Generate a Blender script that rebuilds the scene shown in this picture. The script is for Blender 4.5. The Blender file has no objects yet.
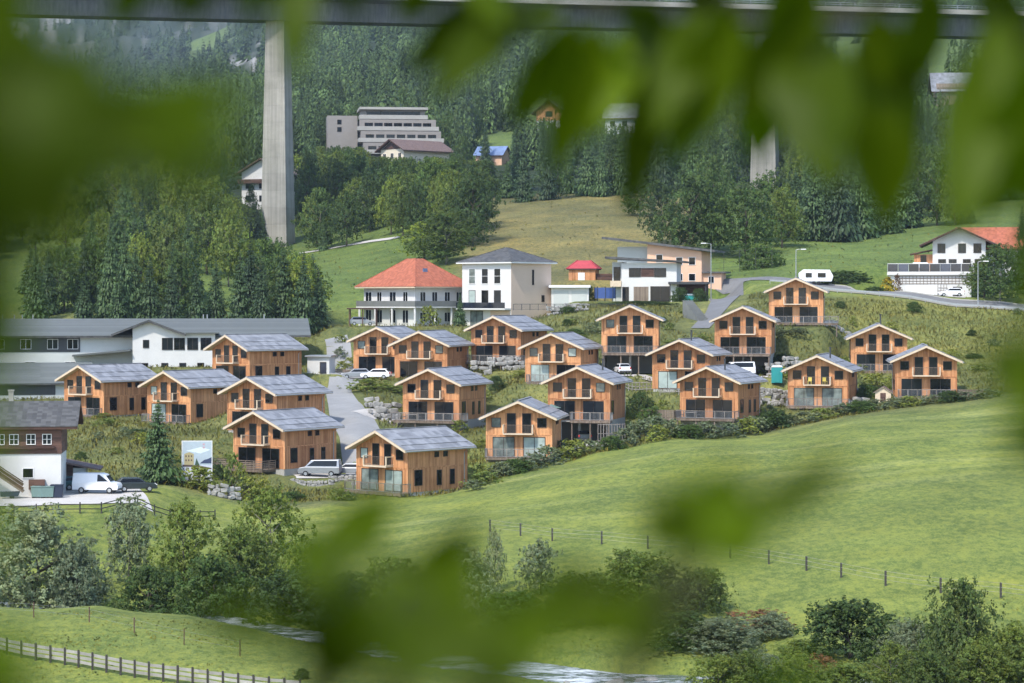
# Alpine chalet village seen through leaves, under a motorway bridge
HAZE, SKY, SUN, SUN_ELEV, SUN_AZ, SUN_ANG, EXPO, FSTOP = 0.00008, 0.15, 2.2, 52, 210, 4.0, 1.15, 4.9
import bpy, bmesh, math, random
import numpy as np
from mathutils import Vector, Matrix
R = math.radians
random.seed(11)
rng = np.random.default_rng(11)
scene = bpy.context.scene
COL = scene.collection
LENS = 85.0
F = 1024 * LENS / 36.0          # focal length expressed in photo pixels
CZ, HY = 30.0, 300.0            # camera height, image row of the horizon


def at(px, py, d):
    return Vector(((px - 512) / F * d, d, CZ + (HY - py) / F * d))


# ------------------------------------------------------------------ materials
class NT:
    def __init__(self, name):
        self.m = bpy.data.materials.new(name)
        self.m.use_nodes = True
        self.t = self.m.node_tree
        self.t.nodes.clear()
        self.out = self.n('ShaderNodeOutputMaterial')

    def n(self, typ, **kw):
        nd = self.t.nodes.new(typ)
        for k, v in kw.items():
            if hasattr(nd, k):
                setattr(nd, k, v)
            else:
                nd.inputs[k].default_value = v
        return nd

    def l(self, a, b):
        self.t.links.new(a, b)

    def setin(self, sock, v):
        if isinstance(v, bpy.types.NodeSocket):
            self.l(v, sock)
        else:
            sock.default_value = v

    def math(self, op, a, b=0.0, c=0.0, clamp=False):
        nd = self.n('ShaderNodeMath', operation=op, use_clamp=clamp)
        self.setin(nd.inputs[0], a); self.setin(nd.inputs[1], b); self.setin(nd.inputs[2], c)
        return nd.outputs[0]

    def mix(self, fac, a, b, blend='MIX'):
        nd = self.n('ShaderNodeMix', data_type='RGBA', blend_type=blend)
        self.setin(nd.inputs[0], fac)
        self.setin(nd.inputs[6], a if isinstance(a, bpy.types.NodeSocket) else (*a, 1))
        self.setin(nd.inputs[7], b if isinstance(b, bpy.types.NodeSocket) else (*b, 1))
        return nd.outputs[2]

    def noise(self, vec, scale, detail=4, rough=0.55):
        nd = self.n('ShaderNodeTexNoise')
        nd.inputs['Scale'].default_value = scale
        nd.inputs['Detail'].default_value = detail
        nd.inputs['Roughness'].default_value = rough
        if vec is not None:
            self.l(vec, nd.inputs['Vector'])
        return nd.outputs['Fac']

    def ramp(self, fac, stops):
        nd = self.n('ShaderNodeValToRGB')
        el = nd.color_ramp.elements
        while len(el) < len(stops):
            el.new(0.5)
        for e, (p, c) in zip(el, stops):
            e.position = p
            e.color = (*c, 1) if len(c) == 3 else c
        self.l(fac, nd.inputs[0])
        return nd.outputs[0]

    def coord(self, which='Object'):
        return self.n('ShaderNodeTexCoord').outputs[which]

    def mapped(self, vec, scale):
        nd = self.n('ShaderNodeMapping')
        nd.inputs['Scale'].default_value = scale
        self.l(vec, nd.inputs['Vector'])
        return nd.outputs[0]

    def bump(self, h, strength=0.3, dist=0.05):
        nd = self.n('ShaderNodeBump')
        nd.inputs['Strength'].default_value = strength
        nd.inputs['Distance'].default_value = dist
        self.l(h, nd.inputs['Height'])
        return nd.outputs[0]

    def bsdf(self, color, rough=0.7, metal=0.0, normal=None, spec=0.4, **kw):
        p = self.n('ShaderNodeBsdfPrincipled')
        self.setin(p.inputs['Base Color'], color if isinstance(color, bpy.types.NodeSocket) else (*color, 1))
        self.setin(p.inputs['Roughness'], rough)
        p.inputs['Metallic'].default_value = metal
        p.inputs['Specular IOR Level'].default_value = spec
        for k, v in kw.items():
            p.inputs[k].default_value = v
        if normal is not None:
            self.l(normal, p.inputs['Normal'])
        self.l(p.outputs[0], self.out.inputs['Surface'])
        return p


def rough_mat(name, col, rough=0.75, var=0.25, scale=1.5, bump=0.15, metal=0.0, spec=0.35):
    t = NT(name)
    o = t.coord()
    n1 = t.noise(o, scale, 5)
    n2 = t.noise(o, scale * 9, 3)
    f = t.math('ADD', t.math('MULTIPLY', n1, 0.7), t.math('MULTIPLY', n2, 0.3))
    lo = tuple(c * (1 - var) for c in col)
    hi = tuple(min(1, c * (1 + var)) for c in col)
    c = t.ramp(f, [(0.3, lo), (0.7, hi)])
    t.bsdf(c, rough, metal, t.bump(n2, bump, 0.04), spec)
    return t.m


def board_mat(name, dark, light, width=0.2, rnd=1.0, rough=0.72, horizontal=False):
    """planking: board to board colour changes, vertical grain"""
    t = NT(name)
    tc = t.n('ShaderNodeTexCoord')
    sp = t.n('ShaderNodeSeparateXYZ'); t.l(tc.outputs['Object'], sp.inputs[0])
    sn = t.n('ShaderNodeSeparateXYZ'); t.l(tc.outputs['Normal'], sn.inputs[0])
    ax = t.math('ABSOLUTE', sn.outputs[0]); ay = t.math('ABSOLUTE', sn.outputs[1])
    u = t.math('ADD', t.math('MULTIPLY', sp.outputs[0], ay), t.math('MULTIPLY', sp.outputs[1], ax))
    v = sp.outputs[2]
    if horizontal:
        u, v = v, u
    oi = t.n('ShaderNodeObjectInfo')
    ub = t.math('DIVIDE', u, width)
    bid = t.math('FLOOR', ub)
    fr = t.math('FRACT', ub)
    storey = t.math('FLOOR', t.math('DIVIDE', v, 2.62))
    wn = t.n('ShaderNodeTexWhiteNoise', noise_dimensions='3D')
    cx = t.n('ShaderNodeCombineXYZ')
    t.l(bid, cx.inputs[0]); t.l(storey, cx.inputs[1])
    t.l(t.math('MULTIPLY', oi.outputs['Random'], 37.0), cx.inputs[2])
    t.l(cx.outputs[0], wn.inputs['Vector'])
    cy = t.n('ShaderNodeCombineXYZ')
    t.l(t.math('MULTIPLY', u, 5.0), cy.inputs[0]); t.l(t.math('MULTIPLY', v, 0.45), cy.inputs[1])
    t.l(t.math('MULTIPLY', oi.outputs['Random'], 51.0), cy.inputs[2])
    g = t.noise(cy.outputs[0], 1.6, 5, 0.6)
    cz = t.n('ShaderNodeCombineXYZ')
    t.l(u, cz.inputs[0]); t.l(v, cz.inputs[1]); t.l(t.math('MULTIPLY', oi.outputs['Random'], 23.0), cz.inputs[2])
    w = t.noise(cz.outputs[0], 0.55, 3, 0.5)
    f = t.math('ADD', t.math('ADD', .04, t.math('MULTIPLY', wn.outputs['Value'], 0.33)),
               t.math('ADD', t.math('MULTIPLY', g, 0.62), t.math('MULTIPLY', w, 0.45)))
    f = t.math('ADD', f, t.math('MULTIPLY', t.math('SUBTRACT', oi.outputs['Random'], 0.5), 0.25 * rnd))
    c = t.ramp(f, [(0.35, dark), (0.72, tuple((a + b) / 2 for a, b in zip(dark, light))), (1.05, light)])
    groove = t.math('MINIMUM', t.math('MULTIPLY', fr, 8.0), 1.0)
    t.bsdf(c, rough, 0, t.bump(groove, 0.5, 0.02), 0.3)
    return t.m


def roof_mat(name, col, seam_u=0.6, seam_v=0.0, rough=0.45, var=0.2, metal=0.0, spec=0.5):
    """roof sheets or tiles; object x runs down the slope, y along the ridge"""
    t = NT(name)
    o = t.coord()
    sp = t.n('ShaderNodeSeparateXYZ'); t.l(o, sp.inputs[0])
    oi = t.n('ShaderNodeObjectInfo')
    a = t.math('DIVIDE', sp.outputs[1], seam_u)
    b = t.math('DIVIDE', sp.outputs[0], seam_v if seam_v else 50.0)
    wn = t.n('ShaderNodeTexWhiteNoise', noise_dimensions='3D')
    cx = t.n('ShaderNodeCombineXYZ')
    t.l(t.math('FLOOR', a), cx.inputs[0]); t.l(t.math('FLOOR', b), cx.inputs[1])
    t.l(t.math('MULTIPLY', oi.outputs['Random'], 19.0), cx.inputs[2])
    t.l(cx.outputs[0], wn.inputs['Vector'])
    n = t.noise(o, 0.7, 5, 0.6)
    f = t.math('ADD', t.math('MULTIPLY', wn.outputs['Value'], 0.55), t.math('MULTIPLY', n, 0.6))
    lo = tuple(c * (1 - var) for c in col); hi = tuple(min(1, c * (1 + var)) for c in col)
    c = t.ramp(f, [(0.25, lo), (0.85, hi)])
    ga = t.math('MINIMUM', t.math('MULTIPLY', t.math('FRACT', a), 9.0), 1.0)
    gb = t.math('MINIMUM', t.math('MULTIPLY', t.math('FRACT', b), 9.0), 1.0)
    g = t.math('MULTIPLY', ga, gb)
    t.bsdf(c, t.math('ADD', rough, t.math('MULTIPLY', n, 0.15)), metal, t.bump(g, 0.4, 0.03), spec)
    return t.m


def glass_mat(name, col=(0.012, 0.016, 0.02), rough=0.06, spec=0.5):
    t = NT(name)
    o = t.coord()
    oi = t.n('ShaderNodeObjectInfo')
    n = t.noise(o, 0.9, 2)
    f = t.math('ADD', n, t.math('SUBTRACT', oi.outputs['Random'], 0.5))
    c = t.ramp(f, [(0.2, tuple(x * 0.5 for x in col)), (0.9, tuple(x * 2.0 for x in col))])
    t.bsdf(c, rough, 0, None, spec)
    return t.m


def leaf_mat(name, col, var=0.35, transl=0.3, hue=(1.25, 1.0, 0.7), rough=0.55, spec=0.22, grass=False, crown=True):
    t = NT(name)
    att = t.n('ShaderNodeVertexColor', layer_name='tint')
    oi = t.n('ShaderNodeObjectInfo')
    base = t.mix(t.math('MULTIPLY', oi.outputs['Random'], 1.0),
                 tuple(c * (1 - var) for c in col), tuple(c * h * (1 + var * .6) for c, h in zip(col, hue)))
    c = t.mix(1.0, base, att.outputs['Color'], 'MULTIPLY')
    d = t.n('ShaderNodeBsdfPrincipled')
    d.inputs['Roughness'].default_value = rough
    d.inputs['Specular IOR Level'].default_value = spec
    t.l(c, d.inputs['Base Color'])
    tr = t.n('ShaderNodeBsdfTranslucent')
    t.l(t.mix(1.0, c, (1.15, 1.25, 0.5), 'MULTIPLY'), tr.inputs['Color'])
    if grass:        # a sward is lit like the ground it covers
        up = t.n('ShaderNodeCombineXYZ'); up.inputs[2].default_value = 1.0
        t.l(up.outputs[0], d.inputs['Normal']); d.inputs['Specular IOR Level'].default_value = .1
    if crown and not grass:     # shading normals bent outwards and up to brighten crowns; leaf faces stay put
        def vm(op, a, b):
            nd = t.n('ShaderNodeVectorMath', operation=op)
            for s_, v_ in zip(nd.inputs, (a, b)):
                if isinstance(v_, bpy.types.NodeSocket):
                    t.l(v_, s_)
                else:
                    s_.default_value = v_
            return nd.outputs[0]

        def scl(a, k):
            nd = t.n('ShaderNodeVectorMath', operation='SCALE'); t.l(a, nd.inputs[0]); nd.inputs['Scale'].default_value = k
            return nd.outputs[0]
        geo = t.n('ShaderNodeNewGeometry').outputs['Normal']
        if crown == 'far':
            o_ = None
            tot = vm('ADD', scl(geo, .55), (0, 0, .6))
        else:
            tr_ = t.n('ShaderNodeVectorTransform', vector_type='NORMAL', convert_from='OBJECT', convert_to='WORLD')
            nz = t.n('ShaderNodeVectorMath', operation='NORMALIZE')
            t.l(vm('SUBTRACT', t.coord(), (0, 0, .4)), nz.inputs[0])
            t.l(nz.outputs[0], tr_.inputs[0])
            tot = vm('ADD', vm('ADD', scl(geo, .55), scl(tr_.outputs[0], .4)), (0, 0, .3))
        nn = t.n('ShaderNodeVectorMath', operation='NORMALIZE'); t.l(tot, nn.inputs[0])
        t.l(nn.outputs[0], d.inputs['Normal'])
    mx = t.n('ShaderNodeMixShader'); mx.inputs[0].default_value = transl
    t.l(d.outputs[0], mx.inputs[1]); t.l(tr.outputs[0], mx.inputs[2])
    t.l(mx.outputs[0], t.out.inputs['Surface'])
    return t.m


M = {}
M['wood'] = board_mat('larch_boards', (0.29, 0.108, 0.042), (0.72, 0.36, 0.165), 0.21)
M['pale_wood'] = rough_mat('pale_spruce_timber', (0.62, 0.50, 0.36), 0.65, 0.12, 3)
M['deck_wood'] = board_mat('weathered_deck', (0.10, 0.075, 0.055), (0.27, 0.21, 0.16), 0.16)
M['old_wood'] = board_mat('dark_old_timber', (0.035, 0.018, 0.013), (0.14, 0.075, 0.055), 0.22, horizontal=True)
M['grey_wood'] = board_mat('silvered_rails', (0.12, 0.10, 0.085), (0.32, 0.29, 0.26), 0.3)
M['grey_pale'] = board_mat('pale_fence_boards', (0.22, 0.205, 0.19), (0.44, 0.42, 0.385), 0.3)
M['roof'] = roof_mat('slate_grey_sheet', (0.225, 0.23, 0.245), 0.62, 0.9, 0.45, 0.3, 0.0, 0.5)
M['roof_green'] = roof_mat('grey_green_sheet', (0.115, 0.125, 0.118), 0.5, 0, 0.5, 0.16)
M['roof_dark'] = roof_mat('dark_roof_slate', (0.075, 0.074, 0.072), 0.4, 0.5, 0.6, 0.35)
M['roof_red'] = roof_mat('red_clay_tiles', (0.36, 0.115, 0.065), 0.3, 0.35, 0.75, 0.22, 0, .3)
M['roof_brown'] = roof_mat('brown_tiles', (0.15, 0.10, 0.085), 0.3, 0.35, 0.75, 0.25)
M['solar'] = roof_mat('solar_panels', (0.16, 0.22, 0.36), 1.0, 1.7, 0.25, 0.2)
M['plaster_white'] = rough_mat('white_render', (0.62, 0.61, 0.585), 0.85, 0.07, 0.5, 0.05)
M['plaster_grey'] = rough_mat('light_grey_render', (0.50, 0.52, 0.50), 0.85, 0.06, 0.5, 0.05)
M['plaster_cream'] = rough_mat('cream_render', (0.72, 0.63, 0.49), 0.85, 0.04, 0.5, 0.05)
M['plaster_beige'] = rough_mat('beige_render', (0.62, 0.47, 0.36), 0.85, 0.04, 0.5, 0.05)
M['plaster_peach'] = rough_mat('peach_render', (0.74, 0.47, 0.32), 0.85, 0.04, 0.5, 0.05)
M['concrete'] = rough_mat('board_marked_concrete', (0.37, 0.355, 0.32), 0.85, 0.12, 0.25, 0.15)
M['concrete_dark'] = rough_mat('stained_concrete', (0.17, 0.175, 0.165), 0.85, 0.25, 0.12, 0.15)
def cast_concrete(name, lo, hi):
    """cast concrete: rain streaks running down, pour joints every four metres"""
    t = NT(name)
    o = t.coord()
    streak = t.noise(t.mapped(o, (1.6, 1.6, .035)), 1.0, 5, .6)
    blot = t.noise(t.mapped(o, (.22, .22, .3)), 1.0, 4, .6)
    sp = t.n('ShaderNodeSeparateXYZ'); t.l(o, sp.inputs[0])
    q = t.math('DIVIDE', sp.outputs[2], 4.2)
    wn = t.n('ShaderNodeTexWhiteNoise', noise_dimensions='1D'); t.l(t.math('FLOOR', q), wn.inputs['W'])
    f = t.math('ADD', t.math('MULTIPLY', streak, .75), t.math('ADD', t.math('MULTIPLY', blot, .45), t.math('MULTIPLY', wn.outputs['Value'], .10)))
    c = t.ramp(f, [(.42, lo), (.82, hi)])
    j = t.math('MINIMUM', t.math('MULTIPLY', t.math('FRACT', q), 30.0), 1.0)
    t.bsdf(c, .85, 0, t.bump(j, .6, .05), .3)
    return t.m


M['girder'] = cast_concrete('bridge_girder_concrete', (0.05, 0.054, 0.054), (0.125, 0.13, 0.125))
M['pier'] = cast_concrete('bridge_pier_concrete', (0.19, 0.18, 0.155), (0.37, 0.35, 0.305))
M['glass'] = glass_mat('dark_window_glass', (0.008, 0.010, 0.012), 0.07, 0.3)
M['glass_curtain'] = glass_mat('curtained_glass', (0.20, 0.235, 0.215), 0.12)
M['glass_bal'] = glass_mat('balustrade_glass', (0.03, 0.038, 0.06), 0.08)
M['dark'] = rough_mat('dark_void', (0.015, 0.015, 0.016), 0.9, 0.1)
M['dark_metal'] = rough_mat('anthracite_metal', (0.05, 0.052, 0.055), 0.5, 0.1, 3, 0.05)
M['grey_metal'] = rough_mat('galvanised_metal', (0.38, 0.39, 0.40), 0.42, 0.1, 3, 0.05, 0.5)
M['frame_dark'] = rough_mat('dark_window_frame', (0.045, 0.035, 0.03), 0.6, 0.1)
M['frame_white'] = rough_mat('white_window_frame', (0.75, 0.74, 0.72), 0.6, 0.05)
M['stone'] = rough_mat('pale_boulders', (0.31, 0.30, 0.275), 0.9, 0.45, 1.3, 0.6)
M['paint_white'] = rough_mat('white_car_paint', (0.80, 0.81, 0.82), 0.25, 0.03, 1, 0.0, 0, 0.5)
M['paint_silver'] = rough_mat('silver_car_paint', (0.34, 0.35, 0.365), 0.3, 0.03, 1, 0.0, 0.5, 0.5)
M['fence_dark'] = rough_mat('dark_fence_post', (0.055, 0.05, 0.045), 0.85, 0.2, 3)
M['hotel'] = rough_mat('grey_hotel_render', (0.27, 0.245, 0.22), 0.85, 0.08, 0.3, 0.05)
M['paint_dark'] = rough_mat('dark_car_paint', (0.035, 0.045, 0.045), 0.25, 0.05, 1, 0.0, 0.2, 0.5)
M['paint_teal'] = rough_mat('dark_teal_paint', (0.05, 0.12, 0.12), 0.3, 0.05, 1, 0.0, 0.2, 0.5)
M['rubber'] = rough_mat('tyre_rubber', (0.02, 0.02, 0.021), 0.85, 0.1)
M['rim'] = rough_mat('wheel_rim', (0.45, 0.46, 0.47), 0.35, 0.05, 2, 0, 0.7)
M['teal'] = rough_mat('teal_plastic', (0.03, 0.28, 0.27), 0.5, 0.08)
M['bin_green'] = rough_mat('grey_green_plastic', (0.13, 0.20, 0.18), 0.6, 0.1)
M['bin_dark'] = rough_mat('navy_plastic', (0.02, 0.028, 0.05), 0.6, 0.1)
M['red'] = rough_mat('red_lamp', (0.45, 0.03, 0.02), 0.4, 0.05)
M['lamp'] = rough_mat('headlamp_glass', (0.7, 0.7, 0.68), 0.15, 0.02)
M['flag_red'] = rough_mat('faded_red_sheet', (0.42, 0.06, 0.07), 0.6, 0.15)
M['blue_net'] = rough_mat('blue_fabric', (0.05, 0.09, 0.25), 0.7, 0.15)
M['yellow'] = rough_mat('yellow_fabric', (0.7, 0.58, 0.12), 0.7, 0.1)
M['bark'] = rough_mat('tree_bark', (0.10, 0.078, 0.058), 0.9, 0.35, 4, 0.6)
M['bark_grey'] = rough_mat('grey_bark', (0.17, 0.155, 0.13), 0.9, 0.35, 4, 0.6)
M['asphalt'] = rough_mat('pale_worn_asphalt', (0.27, 0.27, 0.265), 0.85, 0.14, 0.35, 0.2)
M['gravel'] = rough_mat('pale_gravel', (0.50, 0.475, 0.44), 0.9, 0.12, 0.3, 0.3)
M['road'] = rough_mat('grey_road_asphalt', (0.17, 0.17, 0.17), 0.85, 0.15, 0.3, 0.2)
M['leaf_spruce'] = leaf_mat('spruce_needles', (0.056, 0.094, 0.042), 0.35, 0.15, (1.1, 1.1, .8))
M['leaf_far'] = leaf_mat('far_conifer_needles', (0.052, 0.082, 0.034), 0.35, 0.1, (1.1, 1.1, .8), crown='far')
M['leaf_larch'] = leaf_mat('pine_needles', (0.058, 0.095, 0.038), 0.3, 0.2, (1.1, 1.05, .8))
M['leaf_broad'] = leaf_mat('broadleaf_foliage', (0.115, 0.168, 0.042), 0.3, 0.35, (1.2, 1.08, .75))
M['leaf_dark'] = leaf_mat('dark_broadleaf', (0.070, 0.116, 0.034), 0.3, 0.3, (1.1, 1.08, .8))
M['leaf_willow'] = leaf_mat('grey_willow_foliage', (0.185, 0.235, 0.135), 0.2, 0.3, (1.1, 1.0, .9))
M['leaf_lime'] = leaf_mat('lime_foliage', (0.20, 0.26, 0.055), 0.25, 0.4, (1.1, 1.05, .8))
M['leaf_bright'] = leaf_mat('bright_shrub_foliage', (0.24, 0.31, 0.075), 0.2, 0.35, (1.2, 1.0, .8))
M['leaf_weed'] = leaf_mat('weed_blades', (0.165, 0.185, 0.048), 0.15, 0.15, grass=True)
M['leaf_rust'] = leaf_mat('reddish_foliage', (0.17, 0.10, 0.06), 0.2, 0.3)
M['leaf_yellow'] = leaf_mat('yellow_bush_foliage', (0.38, 0.33, 0.03), 0.2, 0.3)
M['leaf_near'] = leaf_mat('close_green_leaf', (0.080, 0.138, 0.001), 0.45, 0.55, (1.25, 1.15, .7), 0.5, 0.16, crown=False)
M['twig'] = rough_mat('twig_bark', (0.035, 0.038, 0.008), 0.8, 0.3, 30, 0.4)


# ------------------------------------------------------------------ geometry
class MB:
    def __init__(s):
        s.v, s.f, s.m = [], [], []

    def add(s, vs, fs, mi=0):
        b = len(s.v)
        s.v += [tuple(p) for p in vs]
        for f in fs:
            s.f.append(tuple(b + i for i in f)); s.m.append(mi)
        return s

    def box(s, x0, x1, y0, y1, z0, z1, mi=0):
        vs = [(x, y, z) for x in (x0, x1) for y in (y0, y1) for z in (z0, z1)]
        return s.add(vs, [(0, 1, 3, 2), (4, 6, 7, 5), (0, 4, 5, 1), (2, 3, 7, 6), (0, 2, 6, 4), (1, 5, 7, 3)], mi)

    def bar(s, p0, p1, w, h, mi=0, up=(0, 0, 1)):
        p0, p1 = Vector(p0), Vector(p1)
        d = (p1 - p0).normalized()
        u = Vector(up)
        if abs(d.dot(u)) > .98:
            u = Vector((0, 1, 0))
        a = d.cross(u).normalized() * (w / 2)
        b = a.cross(d).normalized() * (h / 2)
        vs = [p0 - a - b, p0 + a - b, p0 + a + b, p0 - a + b, p1 - a - b, p1 + a - b, p1 + a + b, p1 - a + b]
        return s.add(vs, [(0, 3, 2, 1), (4, 5, 6, 7), (0, 1, 5, 4), (1, 2, 6, 5), (2, 3, 7, 6), (3, 0, 4, 7)], mi)

    def tube(s, pts, rad, n=7, mi=0, cap=True):
        pts = [Vector(p) for p in pts]
        rings = []
        for i, p in enumerate(pts):
            d = (pts[min(i + 1, len(pts) - 1)] - pts[max(i - 1, 0)])
            d = d.normalized() if d.length > 1e-9 else Vector((0, 0, 1))
            u = Vector((0, 0, 1)) if abs(d.z) < .9 else Vector((1, 0, 0))
            a = d.cross(u).normalized(); b = d.cross(a)
            r = rad[i] if isinstance(rad, (list, tuple)) else rad
            rings.append([p + (a * math.cos(2 * math.pi * k / n) + b * math.sin(2 * math.pi * k / n)) * r for k in range(n)])
        vs = [q for r in rings for q in r]
        fs = []
        for i in range(len(rings) - 1):
            for k in range(n):
                k2 = (k + 1) % n
                fs.append((i * n + k, i * n + k2, (i + 1) * n + k2, (i + 1) * n + k))
        if cap:
            fs.append(tuple(range(n))[::-1]); fs.append(tuple((len(rings) - 1) * n + k for k in range(n)))
        return s.add(vs, fs, mi)

    def prism(s, poly, y0, y1, mi=0, axis='y'):
        """poly in (x,z) extruded along y, or (y,z) along x when axis='x', or (x,y) along z"""
        k = len(poly)
        if axis == 'y':
            A = [(p[0], y0, p[1]) for p in poly]; B = [(p[0], y1, p[1]) for p in poly]
        elif axis == 'x':
            A = [(y0, p[0], p[1]) for p in poly]; B = [(y1, p[0], p[1]) for p in poly]
        else:
            A = [(p[0], p[1], y0) for p in poly]; B = [(p[0], p[1], y1) for p in poly]
        fs = [tuple(range(k)), tuple(range(2 * k - 1, k - 1, -1))]
        fs += [(i, (i + 1) % k, k + (i + 1) % k, k + i) for i in range(k)]
        return s.add(A + B, fs, mi)

    def mesh(s, name, mats, smooth=False, bevel=0.0):
        me = bpy.data.meshes.new(name)
        me.from_pydata(s.v, [], s.f)
        for m in (mats if isinstance(mats, (list, tuple)) else [mats]):
            me.materials.append(M[m] if isinstance(m, str) else m)
        me.polygons.foreach_set('material_index', s.m)
        bm = bmesh.new(); bm.from_mesh(me)
        bmesh.ops.recalc_face_normals(bm, faces=bm.faces)
        if bevel:
            es = [e for e in bm.edges if len(e.link_faces) == 2 and e.calc_face_angle(0) > 0.5]
            bmesh.ops.bevel(bm, geom=es, offset=bevel, segments=2, affect='EDGES', profile=0.5)
        bm.to_mesh(me); bm.free()
        if smooth:
            me.polygons.foreach_set('use_smooth', [True] * len(me.polygons))
        me.update()
        return me


def np_mesh(name, verts, quads, mats, tint=None, mi=None, smooth=False):
    """fast mesh from numpy arrays; quads is (n,k)"""
    me = bpy.data.meshes.new(name)
    nv, (nf, k) = len(verts), quads.shape
    me.vertices.add(nv); me.vertices.foreach_set('co', verts.astype(np.float32).ravel())
    me.loops.add(nf * k); me.loops.foreach_set('vertex_index', quads.astype(np.int32).ravel())
    me.polygons.add(nf)
    me.polygons.foreach_set('loop_start', (np.arange(nf) * k).astype(np.int32))
    me.polygons.foreach_set('loop_total', np.full(nf, k, np.int32))
    for m in (mats if isinstance(mats, (list, tuple)) else [mats]):
        me.materials.append(M[m] if isinstance(m, str) else m)
    if mi is not None:
        me.polygons.foreach_set('material_index', mi.astype(np.int32))
    if smooth:
        me.polygons.foreach_set('use_smooth', np.ones(nf, bool))
    if tint is not None:
        a = me.color_attributes.new('tint', 'FLOAT_COLOR', 'POINT')
        c = np.ones((nv, 4), np.float32)
        c[:, :3] = tint if tint.ndim == 2 else tint[:, None]
        a.data.foreach_set('color', c.ravel())
    me.update(calc_edges=True)
    return me


def thing(name, label, cat, loc=(0, 0, 0), rz=0.0, group=None, scale=1.0):
    o = bpy.data.objects.new(name, None)
    o.empty_display_size = 0.3
    COL.objects.link(o)
    o.location = loc; o.rotation_euler = (0, 0, rz)
    o.scale = (scale,) * 3 if isinstance(scale, (int, float)) else scale
    o['label'] = label; o['category'] = cat
    if group:
        o['group'] = group
    return o


def part(name, me, parent, loc=(0, 0, 0), rz=0.0, label=None):
    o = bpy.data.objects.new(name, me)
    COL.objects.link(o)
    o.parent = parent
    o.location = loc; o.rotation_euler = (0, 0, rz)
    if label:
        o['label'] = label
    return o


def solo(name, me, label, cat, loc=(0, 0, 0), rz=0.0, group=None, scale=1.0):
    """a thing that is a single mesh"""
    o = bpy.data.objects.new(name, me)
    COL.objects.link(o)
    o.location = loc; o.rotation_euler = (0, 0, rz)
    o.scale = (scale,) * 3 if isinstance(scale, (int, float)) else scale
    o['label'] = label; o['category'] = cat
    if group:
        o['group'] = group
    return o


def setting(name, me, kind='structure', label=None):
    o = bpy.data.objects.new(name, me)
    COL.objects.link(o)
    o['kind'] = kind
    if label:
        o['label'] = label; o['category'] = name.replace('_', ' ')
    return o


CACHE = {}


def cached(key, fn):
    if key not in CACHE:
        CACHE[key] = fn()
    return CACHE[key]
# ------------------------------------------------------------------ where the chalets stand
# key: facade middle px, floor py, distance, turn as seen (deg), drop below the floor, scale
CH = {
    'c1': (231, 383, 336, 50, 0.2, 1.0), 'c2': (252, 431, 300, 40, 0.3, 1.0),
    'c3': (259, 468, 285, 41, 0.6, 1.0), 'c4': (382, 491, 274, 45, 0.4, 1.03),
    'c5': (84, 415, 325, 49, 0.2, 1.0), 'c6': (169, 422, 318, 45, 0.2, 1.0),
    'c7': (379, 373, 352, 22, 0.2, 1.0), 'c8': (421, 378, 345, 20, 0.2, 1.0),
    'c9': (431, 420, 315, 23, 1.3, 1.0), 'c10': (496, 362, 352, 25, 1.0, 1.0),
    'c11': (553, 382, 332, 16, 0.3, 1.0), 'c12': (579, 420, 302, 13, 2.9, 1.0),
    'c13': (519, 457, 288, 8, 0.6, 1.0), 'c14': (630, 353, 338, 2, 3.0, 1.0),
    'c15': (743, 354, 340, 4, 3.1, 1.0), 'c16': (681, 389, 326, 14, 0.4, 1.0),
    'c17': (709, 418, 305, 19, 1.9, .97), 'c18': (796, 323, 358, 2, 0.5, 1.0),
    'c19': (879, 371, 345, -2, 0.3, 1.0), 'c20': (818, 406, 318, 8, 0.5, 1.0),
    'c21': (926, 397, 315, -3, 0.3, 1.0),
}


def view_ang(px):
    return math.degrees(math.atan((px - 512) / F))


def chalet_frame(k):
    px, py, d, th, drop, sc = CH[k]
    return at(px, py, d), R(-(th + view_ang(px))), drop, sc


# flattened ground: (origin, rz, x0, x1, y0, y1, z, falloff)
PADS = []
for k in CH:
    o, rz, drop, sc = chalet_frame(k)
    y1 = 5.5 if drop > 2 else 9.0
    PADS.append((o.x, o.y, rz, -4.2, 4.2, -3.4 if drop < 2 else -6, y1, o.z - drop, 5.0))


def pad(px, py, d, x0, x1, y0, y1, rz=0.0, fall=5.0, dz=0.0):
    o = at(px, py, d)
    PADS.append((o.x, o.y, rz, x0, x1, y0, y1, o.z + dz, fall))


pad(55, 497, 246, -22, 8.5, -9, 14, 0, 4)             # yard of the farmhouse
pad(326, 477, 284, -4.5, 5.5, -2.0, 4, 0, 2.2)           # parking bay by the front chalet
pad(358, 379, 347, -4.5, 4, -3, 4, 0, 3)              # cars by the upper chalet
pad(415, 326, 402, -12, 8, -8, 12, 0, 5)              # red roofed villa
pad(506, 326, 396, -8, 8, -8, 10, 0, 4)               # cream house
pad(650, 302, 410, -14, 13, -8, 14, 0, 5)             # white modern house
pad(925, 299, 415, -10, 12, -5, 12, 0, 4)             # white house with garage
pad(80, 402, 352, -16, 4, -3, 8, 0, 4)                # lower white wing
pad(150, 367, 366, -30, 30, -3, 12, 0, 5)             # long white building
pad(318, 373, 345, -3, 3, -3, 4, 0, 3)                # annex

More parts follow.
